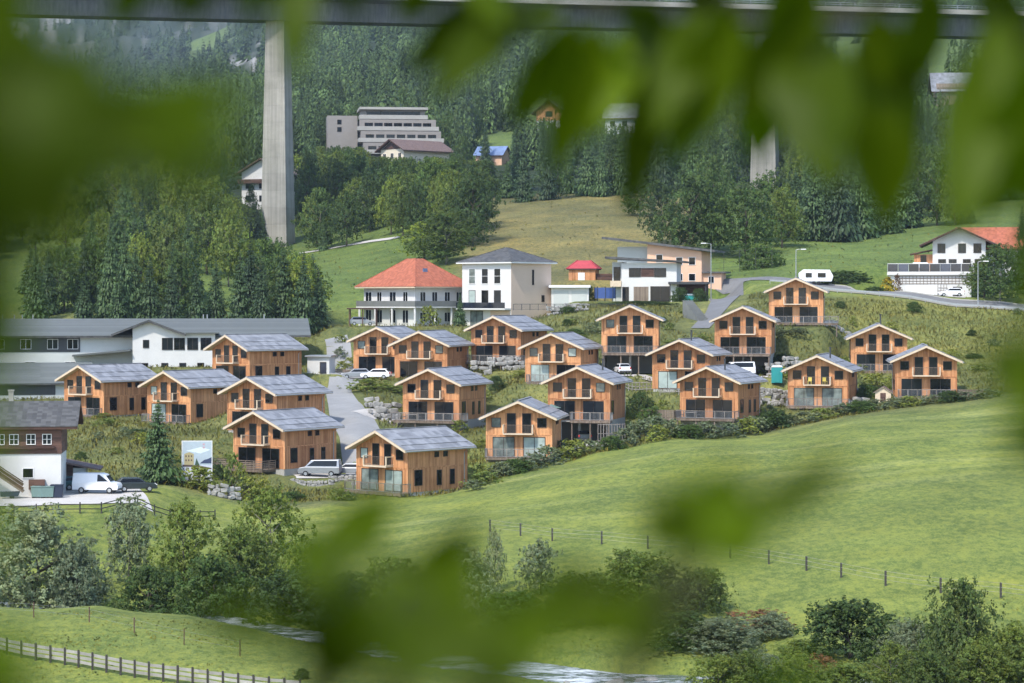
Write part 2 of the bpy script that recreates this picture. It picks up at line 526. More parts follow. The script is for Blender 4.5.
# terrain control points: (px, py, distance) read off the photograph
CTRL = [
    # near bank and river
    (-120, 640, 150), (0, 683, 150), (130, 683, 151), (260, 684, 150), (420, 690, 148), (620, 705, 146), (820, 700, 148), (1100, 690, 150),
    (0, 606, 184), (100, 605, 184), (-120, 606, 184), (190, 615, 184), (250, 625, 182.5), (340, 643, 175),
    (250, 629, 188), (340, 642, 180), (420, 655, 174), (600, 674, 164), (690, 672, 163), (800, 672, 158), (1024, 678, 152), (120, 614, 195), (0, 608, 202),
    (300, 618, 196), (420, 632, 186), (600, 640, 178), (760, 650, 171), (900, 650, 166), (1024, 645, 164), (150, 600, 205), (50, 590, 212),
    # meadow
    (1000, 590, 180), (1000, 500, 216), (1000, 440, 258), (1000, 405, 292), (850, 590, 184), (850, 520, 212), (850, 460, 250), (850, 425, 282),
    (700, 600, 186), (700, 540, 212), (700, 480, 246), (700, 447, 272), (560, 590, 194), (560, 520, 228), (560, 485, 254),
    (430, 575, 204), (430, 515, 246), (480, 500, 255), (330, 530, 240), (330, 500, 262),
    (230, 560, 222), (230, 515, 252), (100, 530, 228), (0, 530, 228), (1130, 470, 230), (1130, 390, 300),
    # farmyard and the bank behind
    (60, 505, 236), (60, 488, 258), (-60, 500, 245), (110, 486, 260), (130, 445, 285), (110, 420, 312), (200, 470, 276), (230, 480, 275),
    (300, 493, 277), (330, 494, 277), (270, 490, 276), (-80, 420, 320),
    # village street
    (350, 440, 292), (345, 408, 318), (352, 381, 345), (390, 408, 318), (390, 395, 326), (330, 395, 332), (325, 372, 352),
    (480, 385, 338), (640, 432, 312), (640, 385, 332), (610, 446, 296), (660, 432, 304), (770, 420, 314), (770, 395, 328), (760, 350, 350),
    (700, 340, 358), (590, 355, 352), (560, 325, 372), (640, 325, 368), (600, 312, 385), (880, 405, 316), (870, 350, 362), (960, 360, 350),
    (985, 385, 325), (900, 330, 372), (960, 320, 384), (850, 310, 384), (830, 291, 408), (950, 300, 404), (1024, 308, 398), (1120, 316, 396),
    (740, 310, 376), (700, 305, 395), (400, 340, 380), (330, 340, 390), (350, 325, 402), (450, 338, 380),
    (100, 402, 345), (0, 402, 345), (100, 368, 364), (0, 368, 364), (260, 366, 364),
    # slopes behind
    (100, 335, 395), (0, 335, 395), (250, 335, 395), (330, 290, 450), (340, 262, 520), (330, 247, 570), (240, 300, 440), (100, 270, 460), (150, 235, 520),
    (20, 262, 470), (50, 225, 540), (100, 195, 600), (-80, 250, 500), (200, 190, 640), (270, 246, 598),
    (460, 250, 500), (540, 255, 480), (540, 215, 555), (640, 218, 540), (460, 205, 600), (640, 270, 450), (400, 210, 620),
    (730, 265, 455), (760, 230, 520), (820, 264, 440), (840, 240, 505), (930, 222, 545), (1010, 205, 570), (1100, 200, 580), (880, 262, 440), (960, 262, 440),
    (390, 158, 800), (500, 165, 780), (500, 140, 860), (620, 140, 830), (560, 130, 850), (740, 190, 620), (860, 180, 640), (960, 165, 690),
    (970, 95, 820), (850, 110, 840), (720, 120, 840), (280, 170, 760), (300, 140, 900), (150, 150, 800), (0, 165, 750), (-100, 170, 750),
    (850, 65, 1100), (700, 70, 1100), (520, 80, 1150), (380, 90, 1100), (1000, 55, 1050), (1100, 60, 1050),
    (200, 120, 1500), (60, 130, 1500), (-100, 130, 1500), (200, 70, 2400), (60, 80, 2600), (-100, 80, 2600), (350, 30, 1700), (520, 20, 1700), (700, 10, 1700),
    (900, 0, 1600), (1100, 0, 1600), (60, 20, 4000), (220, 20, 3600), (-100, 20, 4000), (400, -60, 3500), (700, -100, 3500), (1100, -120, 3500),
    (60, -110, 7000), (-200, -110, 7000), (400, -170, 7000), (800, -200, 7000), (1200, -200, 7000),
]
for k in CH:
    px, py, d, th, drop, sc = CH[k]
    CTRL.append((px, py + drop * F / d, d))
_c = np.array(CTRL, float)


def _ab(px, d):
    return np.stack([(px - 512) / 260.0, 2.6 * np.log(d / 300.0)], -1)


_P = _ab(_c[:, 0], _c[:, 2])


def _k(r2):
    return 0.5 * r2 * np.log(np.maximum(r2, 1e-12))


_n = len(_c)
_K = _k(((_P[:, None] - _P[None]) ** 2).sum(-1)) + 0.004 * np.eye(_n)
_Q = np.concatenate([np.ones((_n, 1)), _P], 1)
_A = np.block([[_K, _Q], [_Q.T, np.zeros((3, 3))]])
_W = np.linalg.solve(_A, np.concatenate([_c[:, 1], np.zeros(3)]))


def vnoise(x, y, seed=0):
    """cheap value noise for numpy arrays, range -1..1"""
    xi, yi = np.floor(x).astype(np.int64), np.floor(y).astype(np.int64)
    fx, fy = x - xi, y - yi
    fx = fx * fx * (3 - 2 * fx); fy = fy * fy * (3 - 2 * fy)

    def h(a, b):
        v = np.sin(a * 127.1 + b * 311.7 + seed * 74.7) * 43758.5453
        return (v - np.floor(v)) * 2 - 1
    return (h(xi, yi) * (1 - fx) + h(xi + 1, yi) * fx) * (1 - fy) + (h(xi, yi + 1) * (1 - fx) + h(xi + 1, yi + 1) * fx) * fy


def fbm(x, y, seed=0, oct=4):
    s, a = 0, 1.0
    for i in range(oct):
        s = s + a * vnoise(x * 2 ** i, y * 2 ** i, seed + i * 7)
        a *= .5
    return s / 1.9


RIVER = [(-260, 214), (-100, 208), (60, 201), (160, 195), (250, 188), (340, 181), (420, 174), (520, 168), (600, 164), (700, 161), (800, 157), (1024, 151), (1300, 144)]
_rv = np.array([((px - 512) / F * d, d) for px, d in RIVER])
RIVER_W = 4.2


def seg_dist(x, y, pts):
    best = np.full(np.shape(x), 1e9)
    for (ax, ay), (bx, by) in zip(pts[:-1], pts[1:]):
        dx, dy = bx - ax, by - ay
        t = np.clip(((x - ax) * dx + (y - ay) * dy) / (dx * dx + dy * dy), 0, 1)
        best = np.minimum(best, np.hypot(x - ax - t * dx, y - ay - t * dy))
    return best


def H(x, y, pads=True):
    """ground height at world x, y (arrays)"""
    x = np.asarray(x, float); y = np.asarray(y, float)
    sh = x.shape
    x = x.ravel(); y = y.ravel()
    yy = np.maximum(y, 140.0)
    px = 512 + x / yy * F
    q = _ab(px, yy)
    py = np.empty(len(x))
    for i in range(0, len(x), 20000):
        s = slice(i, i + 20000)
        r2 = ((q[s, None] - _P[None]) ** 2).sum(-1)
        py[s] = _k(r2) @ _W[:_n] + _W[_n] + q[s] @ _W[_n + 1:]
    z = CZ + (HY - py) / F * yy
    # rough relief, larger with distance
    far = np.clip((yy - 600) / 900, 0, 1)
    z = z + fbm(x / 9, y / 9, 3, 3) * .22 * np.clip((yy - 160) / 60, 0, 1) + far * fbm(x / 160, y / 160, 9, 5) * 14 * (yy / 1500)
    # under and beside the camera: the slope it stands on
    t = np.clip(y / 140.0, 0, 1)
    z = np.where(y < 140, (CZ - 1.7) * (1 - t) + z * t, z)
    rd = seg_dist(x, y, _rv)
    z = z - 1.1 * np.clip((RIVER_W + 1.5 - rd) / 2.0, 0, 1)
    if pads:
        num = np.zeros_like(z); den = np.zeros_like(z); mx = np.zeros_like(z)
        for (ox, oy, rz, x0, x1, y0, y1, pz, fall) in PADS:
            c, s_ = math.cos(-rz), math.sin(-rz)
            dx, dy = x - ox, y - oy
            lx, ly = dx * c - dy * s_, dx * s_ + dy * c
            ex = np.maximum(np.maximum(x0 - lx, lx - x1), 0); ey = np.maximum(np.maximum(y0 - ly, ly - y1), 0)
            w = np.clip(1 - np.hypot(ex, ey) / fall, 0, 1)
            w = w * w * (3 - 2 * w)
            num += w ** 3 * pz; den += w ** 3; mx = np.maximum(mx, w)
        z = np.where(den > 0, z * (1 - mx) + mx * num / np.maximum(den, 1e-9), z)
    return z.reshape(sh)


def ground(px, d):
    x = (px - 512) / F * d
    return float(H(np.array([x]), np.array([d]))[0])


def gp(px, d, dz=0.0):
    x = (px - 512) / F * d
    return Vector((x, d, ground(px, d) + dz))


def d_on(px, py, lo, hi):
    """distance at which the ground shows on image row py"""
    for _ in range(30):
        m = (lo + hi) / 2
        if HY - (ground(px, m) - CZ) * F / m > py:
            lo = m
        else:
            hi = m
    return (lo + hi) / 2


def gw(x, y, dz=0.0):
    return Vector((x, y, float(H(np.array([x]), np.array([y]))[0]) + dz))


# ------------------------------------------------------------------ ground sheet
pxs = np.linspace(-300, 1324, 300)
ds = np.concatenate([np.array([-60, -20, -5, 2, 10, 25, 50, 80, 110, 130]), np.arange(140, 430, 1.05), np.geomspace(430, 7200, 235)])
GX = np.empty((len(ds), len(pxs))); GY = np.empty_like(GX)
for i, d in enumerate(ds):
    GX[i] = (pxs - 512) / F * max(d, 140); GY[i] = d
GZ = H(GX, GY)
GZ[ds < 2] = CZ - 1.7
PX = np.broadcast_to(pxs, GX.shape); DD = np.broadcast_to(ds[:, None], GX.shape)
PYG = HY - (GZ - CZ) / np.maximum(DD, 140) * F


def soft(v, a, b):
    return np.clip((v - a) / (b - a), 0, 1)


def box_mask(px, d, x0, x1, d0, d1, s=25, sd=20):
    n = fbm(px / 30, d / 25, 5, 3)
    px = px + n * s; d = d + n * sd
    return soft(px, x0 - s, x0) * (1 - soft(px, x1, x1 + s)) * soft(d, d0 - sd, d0) * (1 - soft(d, d1, d1 + sd))


def ground_colour(px, d, x, y):
    n1 = fbm(x / 22, y / 14, 1, 5)[..., None]
    n2 = fbm(x / 5, y / 3.5, 2, 4)[..., None]

    def c(*v):
        return np.array(v)
    st = fbm(px / 260 + d / 90, d / 2.6, 41, 3)[..., None]
    meadow = c(.146, .182, .040) * (1 + .17 * n1 + .14 * n2) + np.maximum(n1 - .1, 0) * c(.05, .035, .0) + np.clip(st - .12, 0, .5) * soft(d, 215, 245)[..., None] * c(.16, .14, .07)
    weeds = c(.120, .135, .045) * (1 + .3 * n2) + np.maximum(n2, 0) * c(.07, .05, .015)
    col = meadow
    k = soft(d, 292, 305) * (1 - soft(d, 395, 405))
    k = np.maximum(k, box_mask(px, d, -300, 345, 262, 420, 8, 5))[..., None]
    col = col * (1 - k) + weeds * k
    k = box_mask(px, d, 850, 1300, 345, 398, 20, 6)[..., None]
    col = col * (1 - k) + (c(.155, .17, .045) * (1 + .25 * n2) + np.maximum(n1, 0) * c(.09, .05, .01)) * k
    k = soft(d, 408, 425)[..., None]
    col = col * (1 - k) + c(.105, .150, .036) * (1 + .2 * n1 + .2 * n2) * k
    k = box_mask(px, d, 465, 680, 425, 620, 25, 15)[..., None]
    col = col * (1 - k) + (c(.150, .142, .055) * (1 + .3 * n2 + .25 * n1) + np.maximum(n1 + .15, 0) * c(.06, .025, .0)) * k
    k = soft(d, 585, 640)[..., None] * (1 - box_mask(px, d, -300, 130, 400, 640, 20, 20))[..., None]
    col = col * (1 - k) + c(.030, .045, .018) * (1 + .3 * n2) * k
    for (a, b, e, f_) in ((470, 520, 790, 870), (525, 590, 860, 1000), (780, 985, 880, 1330), (380, 440, 1000, 1060), (190, 226, 2700, 3200), (130, 150, 1950, 2100)):
        k = box_mask(px, d, a, b, e, f_, 8, (f_ - e) * .15)[..., None]
        col = col * (1 - k) + c(.115, .165, .045) * (1 + .2 * n1) * k
    # bare rock high on the left
    rn = fbm(px / 9 + d / 700, d / 420, 21, 5)
    k = (soft(d, 3100, 3900) * (1 - soft(px, 170, 330)) * soft(rn, .0, .3))[..., None]
    k = np.maximum(k, (box_mask(px, d, 215, 275, 1500, 2500, 10, 150) * soft(rn, .12, .3))[..., None])
    col = col * (1 - k) + c(.30, .29, .285) * (1 + .3 * n2) * k
    return np.clip(col, 0.004, 1)


GC = ground_colour(PX, DD, GX, GY)


def ground_material():
    t = NT('meadow_and_slope')
    att = t.n('ShaderNodeVertexColor', layer_name='tint')
    o = t.coord()
    st = t.mapped(o, (1, .55, 1))
    fine = t.noise(st, 1.6, 6, 0.7)
    mid = t.noise(o, .16, 5, 0.6)
    tiny = t.noise(t.mapped(o, (1, .5, 1)), 7.0, 3, .6)
    f = t.math('ADD', t.math('ADD', t.math('MULTIPLY', fine, .75), t.math('MULTIPLY', tiny, .45)), t.math('MULTIPLY', mid, 0.42))
    v = t.ramp(f, [(0.69, (.60, .68, .66)), (0.80, (1, 1, 1)), (0.92, (1.42, 1.28, 1.12))])
    c = t.mix(1.0, att.outputs['Color'], v, 'MULTIPLY')
    t.bsdf(c, 0.9, 0, t.bump(fine, 0.5, 0.14), 0.2)
    return t.m


nr, nc = GX.shape
idx = np.arange(nr * nc).reshape(nr, nc)
quads = np.stack([idx[:-1, :-1], idx[:-1, 1:], idx[1:, 1:], idx[1:, :-1]], -1).reshape(-1, 4)
gme = np_mesh('terrain', np.stack([GX, GY, GZ], -1).reshape(-1, 3), quads, ground_material(), GC.reshape(-1, 3), smooth=True)
setting('terrain', gme)


def ribbon(name, pts, half, mat, dz=0.10, kind='structure', step=1.5, label=None, flat=False):
    """a sheet laid on the ground along world xy points; half = half width or a list"""
    P2 = [np.array(p, float) for p in pts]
    hs = half if isinstance(half, (list, tuple)) else [half] * len(pts)
    line, hw = [], []
    for i in range(len(P2) - 1):
        L = np.linalg.norm(P2[i + 1] - P2[i]); m = max(2, int(L / step))
        for j in range(m):
            line.append(P2[i] + (P2[i + 1] - P2[i]) * j / m); hw.append(hs[i] + (hs[i + 1] - hs[i]) * j / m)
    line.append(P2[-1]); hw.append(hs[-1])
    line = np.array(line); hw = np.array(hw)
    for _ in range(4):
        line[1:-1] = (line[:-2] + 2 * line[1:-1] + line[2:]) / 4
    tg = np.gradient(line, axis=0); tg /= np.linalg.norm(tg, axis=1)[:, None]
    nm = np.stack([-tg[:, 1], tg[:, 0]], -1)
    ks = np.linspace(-1, 1, 9)
    X = line[:, None, 0] + nm[:, None, 0] * ks * hw[:, None]
    Y = line[:, None, 1] + nm[:, None, 1] * ks * hw[:, None]
    Z = H(X, Y) + dz
    if flat:
        Z = np.broadcast_to(Z.mean(1, keepdims=True), X.shape)
    n, c = X.shape
    ii = np.arange(n * c).reshape(n, c)
    q = np.stack([ii[:-1, :-1], ii[:-1, 1:], ii[1:, 1:], ii[1:, :-1]], -1).reshape(-1, 4)
    return setting(name, np_mesh(name, np.stack([X, Y, Z], -1).reshape(-1, 3), q, mat, smooth=True), kind, label)


def xy(px, d):
    return ((px - 512) / F * d, d)


def water_material():
    t = NT('river_water')
    o = t.coord()
    st = t.mapped(o, (.55, 1.3, 1))
    n = t.noise(st, 1.9, 7, .68)
    n2 = t.noise(st, .35, 3, .5)
    f = t.math('ADD', t.math('MULTIPLY', n, .7), t.math('MULTIPLY', n2, .5))
    foam = t.ramp(f, [(.54, (0, 0, 0)), (.68, (1, 1, 1))])
    c = t.mix(foam, (.09, .115, .115), (.72, .76, .78))
    p = t.bsdf(c, .16, 0, t.bump(n, .9, .25), .5)
    t.l(t.math('ADD', .14, t.math('MULTIPLY', foam, .5)), p.inputs['Roughness'])
    return t.m


ribbon('river', _rv, RIVER_W - .1, water_material(), 0.42, flat=True)
ribbon('village_street', [xy(336, 390), xy(346, 362), xy(352, 350), xy(338, 334), xy(343, 322), xy(352, 308), xy(366, 293), xy(372, 280)],
       [1.8, 2.2, 2.6, 1.7, 2.0, 2.8, 2.9, 2.4], M['asphalt'])
ribbon('driveway', [xy(362, 312), xy(385, 317), xy(398, 319)], [1.8, 1.8, 1.5], M['gravel'], .13)
ribbon('parking_bay', [xy(294, 283.5), xy(330, 284.5), xy(356, 285)], [2.2, 2.4, 2.4], M['gravel'], .06)
ribbon('farmyard', [xy(-40, 247), xy(60, 246), xy(146, 248)], [10.5, 10.5, 8.5], M['gravel'], .07)
ribbon('road', [xy(690, 432), xy(760, 424), xy(820, 412), xy(880, 405), xy(950, 401), xy(1024, 397), xy(1200, 392)], [1.8, 2.2, 2.8, 3.0, 3.0, 3.0, 3.0], M['road'])
ribbon('access_road', [xy(700, 366), xy(716, 380), xy(728, 402), xy(726, 425)], [1.4, 1.6, 2.6, 3.0], M['road'])
ribbon('footpath', [xy(232, 565), xy(300, 568), xy(350, 562), xy(400, 548)], 1.6, M['gravel'], .15)


def kerb(pts, half):
    """low concrete kerb stones along both edges of a street"""
    b = MB()
    P2 = np.array(pts, float)
    line = np.concatenate([P2[i] + (P2[i + 1] - P2[i]) * np.linspace(0, 1, 12)[:-1, None] for i in range(len(P2) - 1)] + [P2[-1:]])
    for _ in range(8):
        line[1:-1] = (line[:-2] + 2 * line[1:-1] + line[2:]) / 4
    tg = np.gradient(line, axis=0); tg /= np.linalg.norm(tg, axis=1)[:, None]
    for sg in (-1, 1):
        e = line + np.stack([-tg[:, 1], tg[:, 0]], -1) * (half + .1) * sg
        z = H(e[:, 0], e[:, 1]) + .16
        for i in range(len(e) - 1):
            b.bar((*e[i], z[i]), (*e[i + 1], z[i + 1]), .16, .2)
    setting('kerb', b.mesh('kerb', 'concrete'))


kerb([xy(820, 412), xy(880, 405), xy(950, 401), xy(1024, 397), xy(1200, 392)], 2.9)
ribbon('garage_forecourt', [xy(888, 408), xy(930, 411), xy(968, 409)], 3.5, M['gravel'], .07)
for (px_, d_) in ((630, 334), (743, 336), (579, 298)):
    ribbon('garage_apron', [xy(px_ - 30, d_ + .4), xy(px_, d_), xy(px_ + 32, d_)], 2.6, M['gravel'], .08)
# ------------------------------------------------------------------ shared building pieces
def window_meshes(w, h, frame='frame_dark', mull=0, glass='glass', bars=0):
    def fr():
        b = MB(); t = .07
        b.box(-w / 2 - t, -w / 2, -.07, .03, -t, h + t); b.box(w / 2, w / 2 + t, -.07, .03, -t, h + t)
        b.box(-w / 2, w / 2, -.07, .03, h, h + t); b.box(-w / 2, w / 2, -.09, .03, -t, 0)
        for i in range(mull):
            x = -w / 2 + w * (i + 1) / (mull + 1)
            b.box(x - .035, x + .035, -.06, .02, 0, h)
        for i in range(bars):
            z = h * (i + 1) / (bars + 1)
            b.box(-w / 2, w / 2, -.055, .02, z - .025, z + .025)
        return b.mesh('window_frame', frame)
    return (cached(('wf', w, h, frame, mull, bars), fr),
            cached(('wp', w, h, glass), lambda: MB().box(-w / 2, w / 2, -.035, -.01, 0, h).mesh('pane', glass)))


def window(parent, x, y, z, w, h, rz=0.0, frame='frame_dark', mull=0, glass='glass', name='window', bars=0, label=None):
    f, p = window_meshes(w, h, frame, mull, glass, bars)
    o = part(name, f, parent, (x, y, z), rz, label)
    part('pane', p, o)
    return o


def rail_mesh(x0, x1, depth, h=1.0, post='pale_wood', bar='dark_metal', kind='bars', sides=True, step=1.3):
    """a railing round three sides of a platform: y = -depth in front, 0 at the wall"""
    b = MB()
    runs = [((x0, -depth), (x1, -depth))]
    if sides:
        runs += [((x0, -depth), (x0, -.05)), ((x1, -depth), (x1, -.05))]
    for (a, c) in runs:
        L = math.hypot(c[0] - a[0], c[1] - a[1])
        n = max(1, round(L / step))
        for i in range(n + 1):
            x = a[0] + (c[0] - a[0]) * i / n; y = a[1] + (c[1] - a[1]) * i / n
            b.box(x - .045, x + .045, y - .045, y + .045, 0, h, 0)
        b.bar((a[0], a[1], h), (c[0], c[1], h), .10, .07, 0)
        if kind == 'bars':
            b.bar((a[0], a[1], .12), (c[0], c[1], .12), .04, .04, 1)
            m = max(2, int(L / .16))
            for i in range(1, m):
                x = a[0] + (c[0] - a[0]) * i / m; y = a[1] + (c[1] - a[1]) * i / m
                b.box(x - .011, x + .011, y - .011, y + .011, .1, h, 1)
        elif kind == 'slats':
            for z in (.16, .36, .56, .76):
                b.bar((a[0], a[1], z), (c[0], c[1], z), .03, .13, 0)
        elif kind == 'boards':
            m = max(2, int(L / .17))
            for i in range(m):
                x = a[0] + (c[0] - a[0]) * (i + .5) / m; y = a[1] + (c[1] - a[1]) * (i + .5) / m
                d = .065
                b.box(x - (d if a[1] == c[1] else .02), x + (d if a[1] == c[1] else .02), y - (.02 if a[1] == c[1] else d), y + (.02 if a[1] == c[1] else d), .06, h - .03, 0)
        elif kind == 'panel':
            b.bar((a[0], a[1], h / 2), (c[0], c[1], h / 2), .03, h * .9, 1)
    return b.mesh('railing', [post, bar])


W2, LEN, EAVE, RIDGE = 3.9, 9.6, 4.8, 6.5
SL = (RIDGE - EAVE) / W2


def chalet_walls():
    b = MB()
    b.prism([(-W2, 0), (W2, 0), (W2, EAVE), (0, RIDGE), (-W2, EAVE)], 0, LEN)
    return b.mesh('wall', 'wood')


def chalet_trim():
    b = MB()
    b.box(-W2 - .02, W2 + .02, -.035, 0, 2.56, 2.68)
    b.box(W2, W2 + .035, -.02, LEN, 2.56, 2.68)
    b.box(-W2 - .035, -W2, -.02, LEN, 2.56, 2.68)
    for x in (-W2, W2):
        b.box(x - .09, x + .09, -.04, .10, 0, EAVE - .1)
    return b.mesh('trim', 'wood')


def chalet_roof():
    b = MB()
    ov, y0, y1 = .75, -1.05, LEN + .55
    e = W2 + ov
    ze = RIDGE - SL * e

    def chev(z, t):
        return [(-e, ze + z), (0, RIDGE + z), (e, ze + z), (e, ze + z + t), (0, RIDGE + z + t), (-e, ze + z + t)]
    b.prism(chev(.01, .20), y0, y1, 1)
    e = W2 + ov + .05
    ze = RIDGE - SL * e
    b.prism(chev(.215, .06), y0 - .05, y1 + .03, 0)
    # snow guards and ridge cap
    for sgn in (-1, 1):
        for fx in (2.4, 3.7):
            z = RIDGE - SL * fx + .31
            b.bar((sgn * fx, y0 + .3, z), (sgn * fx, y1 - .3, z), .04, .05, 0)
    b.bar((0, y0, RIDGE + .29), (0, y1, RIDGE + .29), .34, .05, 0)
    return b.mesh('roof', ['roof', 'pale_wood'])


def chalet_barge():
    b = MB()
    e = W2 + .75
    ze = RIDGE - SL * e
    for y in (-1.13, LEN + .60):
        for s_ in (-1, 1):
            b.prism([(0, RIDGE - .08), (s_ * e, ze - .08), (s_ * e, ze + .20), (0, RIDGE + .20)], y, y + .06)
    for s_ in (-1, 1):
        b.box(s_ * e - .02, s_ * e + .04, -1.0, LEN + .5, ze - .04, ze + .2)
    return b.mesh('bargeboard', 'pale_wood')


def chalet_gutter(s_):
    b = MB()
    e = W2 + .87
    z = RIDGE - SL * e + .12
    b.tube([(s_ * e, -1.05, z), (s_ * e, LEN + .5, z)], .075, 6)
    return b.mesh('gutter', 'grey_metal')


def chalet_downpipe(s_):
    e = W2 + .87
    z = RIDGE - SL * e + .12
    return MB().tube([(s_ * e, LEN - .6, z), (s_ * (W2 + .08), LEN - .6, z - .55), (s_ * (W2 + .08), LEN - .6, 0)], .045, 6).mesh('downpipe', 'grey_metal')


def chalet_pipe():
    b = MB()
    b.tube([(0, 0, -.5), (0, 0, 1.25)], .11, 8)
    b.tube([(0, 0, 1.3), (0, 0, 1.42)], [.17, .17], 8)
    b.tube([(0, 0, 1.2), (0, 0, 1.32)], [.07, .07], 6)
    return b.mesh('chimney_pipe', 'dark_metal')


def plinth_mesh(drop, garage):
    b = MB()
    d = max(drop, .3) + 1.6
    if not garage:
        b.box(-W2 + .03, W2 - .03, .03, LEN - .03, -d, -.01)
    else:
        b.box(-W2 + .03, -W2 + .35, .05, 5.6, -d, -.25); b.box(W2 - .35, W2 - .03, .05, 5.6, -d, -.25)
        b.box(-W2 + .03, W2 - .03, 5.6, LEN - .03, -d, -.25)
        b.box(-W2 + .03, W2 - .03, .03, LEN - .03, -.25, -.01)
        b.box(-.15, .15, .2, .5, -d, -.25)
    return b.mesh('plinth', 'concrete')


def deck_mesh(x0, x1, depth):
    b = MB()
    b.box(x0, x1, -depth, -.05, -.14, -.02)
    b.box(x0, x1, -depth - .04, -depth, -.30, -.01)
    n = max(2, int((x1 - x0) / .9))
    for i in range(n + 1):
        x = x0 + .1 + (x1 - x0 - .2) * i / n
        b.box(x - .05, x + .05, -depth, -.05, -.30, -.14)
    return b.mesh('deck', 'deck_wood')


def balcony_mesh():
    b = MB()
    b.box(-1.75, 1.75, -1.15, -.0, 2.72, 2.84)
    b.box(-1.78, 1.78, -1.19, -1.15, 2.70, 2.85)
    return b.mesh('balcony', 'pale_wood')


def balcony_rail():
    b = MB()
    for x in (-1.75, 1.75):
        b.box(x - .07, x + .07, -1.18, -1.06, 0, 1.05, 0)
        b.box(x - .05, x + .05, -1.1, -.02, .93, 1.03, 0)
        b.box(x - .035, x + .035, -1.1, -.02, .05, .12, 0)
        for i in range(1, 6):
            b.box(x - .012, x + .012, -1.1 + .18 * i - .012, -1.1 + .18 * i + .012, .1, .95, 1)
    b.box(-1.68, 1.68, -1.14, -1.10, .98, 1.02, 1)
    for i in range(1, 26):
        x = -1.75 + 3.5 * i / 26
        b.box(x - .011, x + .011, -1.13, -1.11, 0, .98, 1)
    return b.mesh('railing', ['pale_wood', 'deck_wood'])


def chair_mesh(mat='dark_metal'):
    b = MB()
    b.box(-.24, .24, -.24, .24, .40, .46); b.box(-.24, .24, .20, .26, .46, .92)
    for x in (-.21, .21):
        for y in (-.21, .21):
            b.box(x - .02, x + .02, y - .02, y + .02, 0, .40)
    return b.mesh('garden_chair', mat)


def table_mesh(mat='grey_wood'):
    b = MB()
    b.box(-.8, .8, -.45, .45, .70, .75)
    for x in (-.7, .7):
        for y in (-.36, .36):
            b.box(x - .03, x + .03, y - .03, y + .03, 0, .70)
    return b.mesh('garden_table', mat)


def make_chalet(key, label, deck=None, rail='bars', garage=False, pipe=None, curtain=0, side=2, extra_deck=None, tables=0):
    o, rz, drop, sc = chalet_frame(key)
    t = thing('wooden_chalet', label, 'chalet', o, rz, 'wooden chalets of the hillside village', sc)
    part('wall', cached('cw', chalet_walls), t)
    part('trim', cached('ct', chalet_trim), t)
    rf = part('roof', cached('cr', chalet_roof), t)
    part('bargeboard', cached('cb', chalet_barge), rf)
    for s_ in (-1, 1):
        part('gutter', cached(('cg', s_), lambda: chalet_gutter(s_)), rf)
        part('downpipe', cached(('cdp', s_), lambda: chalet_downpipe(s_)), rf)
    if pipe:
        z = RIDGE - SL * abs(pipe[0]) + .3
        part('chimney_pipe', cached('cp', chalet_pipe), rf, (pipe[0], pipe[1], z))
    part('plinth', cached(('pl', drop, garage), lambda: plinth_mesh(drop, garage)), t)
    # front openings
    g = 'glass_curtain' if curtain else 'glass'
    for i, x in enumerate((-1.85, 1.85)):
        window(t, x, 0, .12, 2.5, 2.2, 0, 'frame_dark', 1, g if (curtain > i or curtain == 2) else 'glass', 'patio_door')
    for x in (-.92, .92):
        window(t, x, 0, 2.9, .95, 2.25, 0, 'frame_dark', 0, 'glass', 'balcony_door')
    for x in (-2.75, 2.75):
        window(t, x, 0, 3.6, 1.0, 1.0, glass='glass_curtain' if random.random() < .2 else 'glass')
    bal = part('balcony', cached('bal', balcony_mesh), t)
    part('railing', cached('balr', balcony_rail), bal, (0, 0, 2.86))
    # right flank
    A = R(90)
    for y in (4.6, 6.0):
        window(t, W2, y, 3.75, .55, .5, A)
    if side >= 1:
        window(t, W2, 1.7, .75, 1.1, 1.6, A)
    if side >= 2:
        for y in (5.0, 7.1):
            window(t, W2, y, .65, .62, 1.55, A)
    for y in (2.5, 6.0):
        window(t, -W2, y, .9, 1.0, 1.2, -A)
    for dk in ([deck] if deck else []) + ([extra_deck] if extra_deck else []):
        x0, x1, dep = dk[:3]
        kind = dk[3] if len(dk) > 3 else rail
        d = part('deck', cached(('dk', x0, x1, dep), lambda: deck_mesh(x0, x1, dep)), t)
        bar = 'deck_wood' if kind in ('slats', 'boards') else 'grey_metal'
        pst = 'deck_wood' if kind in ('slats', 'boards') else 'grey_wood'
        part('railing', cached(('rl', x0, x1, dep, kind), lambda: rail_mesh(x0, x1, dep, 1.0, pst, bar, kind)), d)
        pm = cached(('post', round(drop, 1)), lambda: MB().box(-.08, .08, -.08, .08, -max(drop, .4) - 1.5, -.14).mesh('post', 'deck_wood'))
        n = max(1, round((x1 - x0) / 2.9))
        for i in range(n + 1):
            part('post', pm, d, (x0 + .2 + (x1 - x0 - .4) * i / n, -dep + .15, 0))
    mw = Matrix.Translation(o) @ Matrix.Rotation(rz, 4, 'Z') @ Matrix.Scale(sc, 4)
    return t, mw


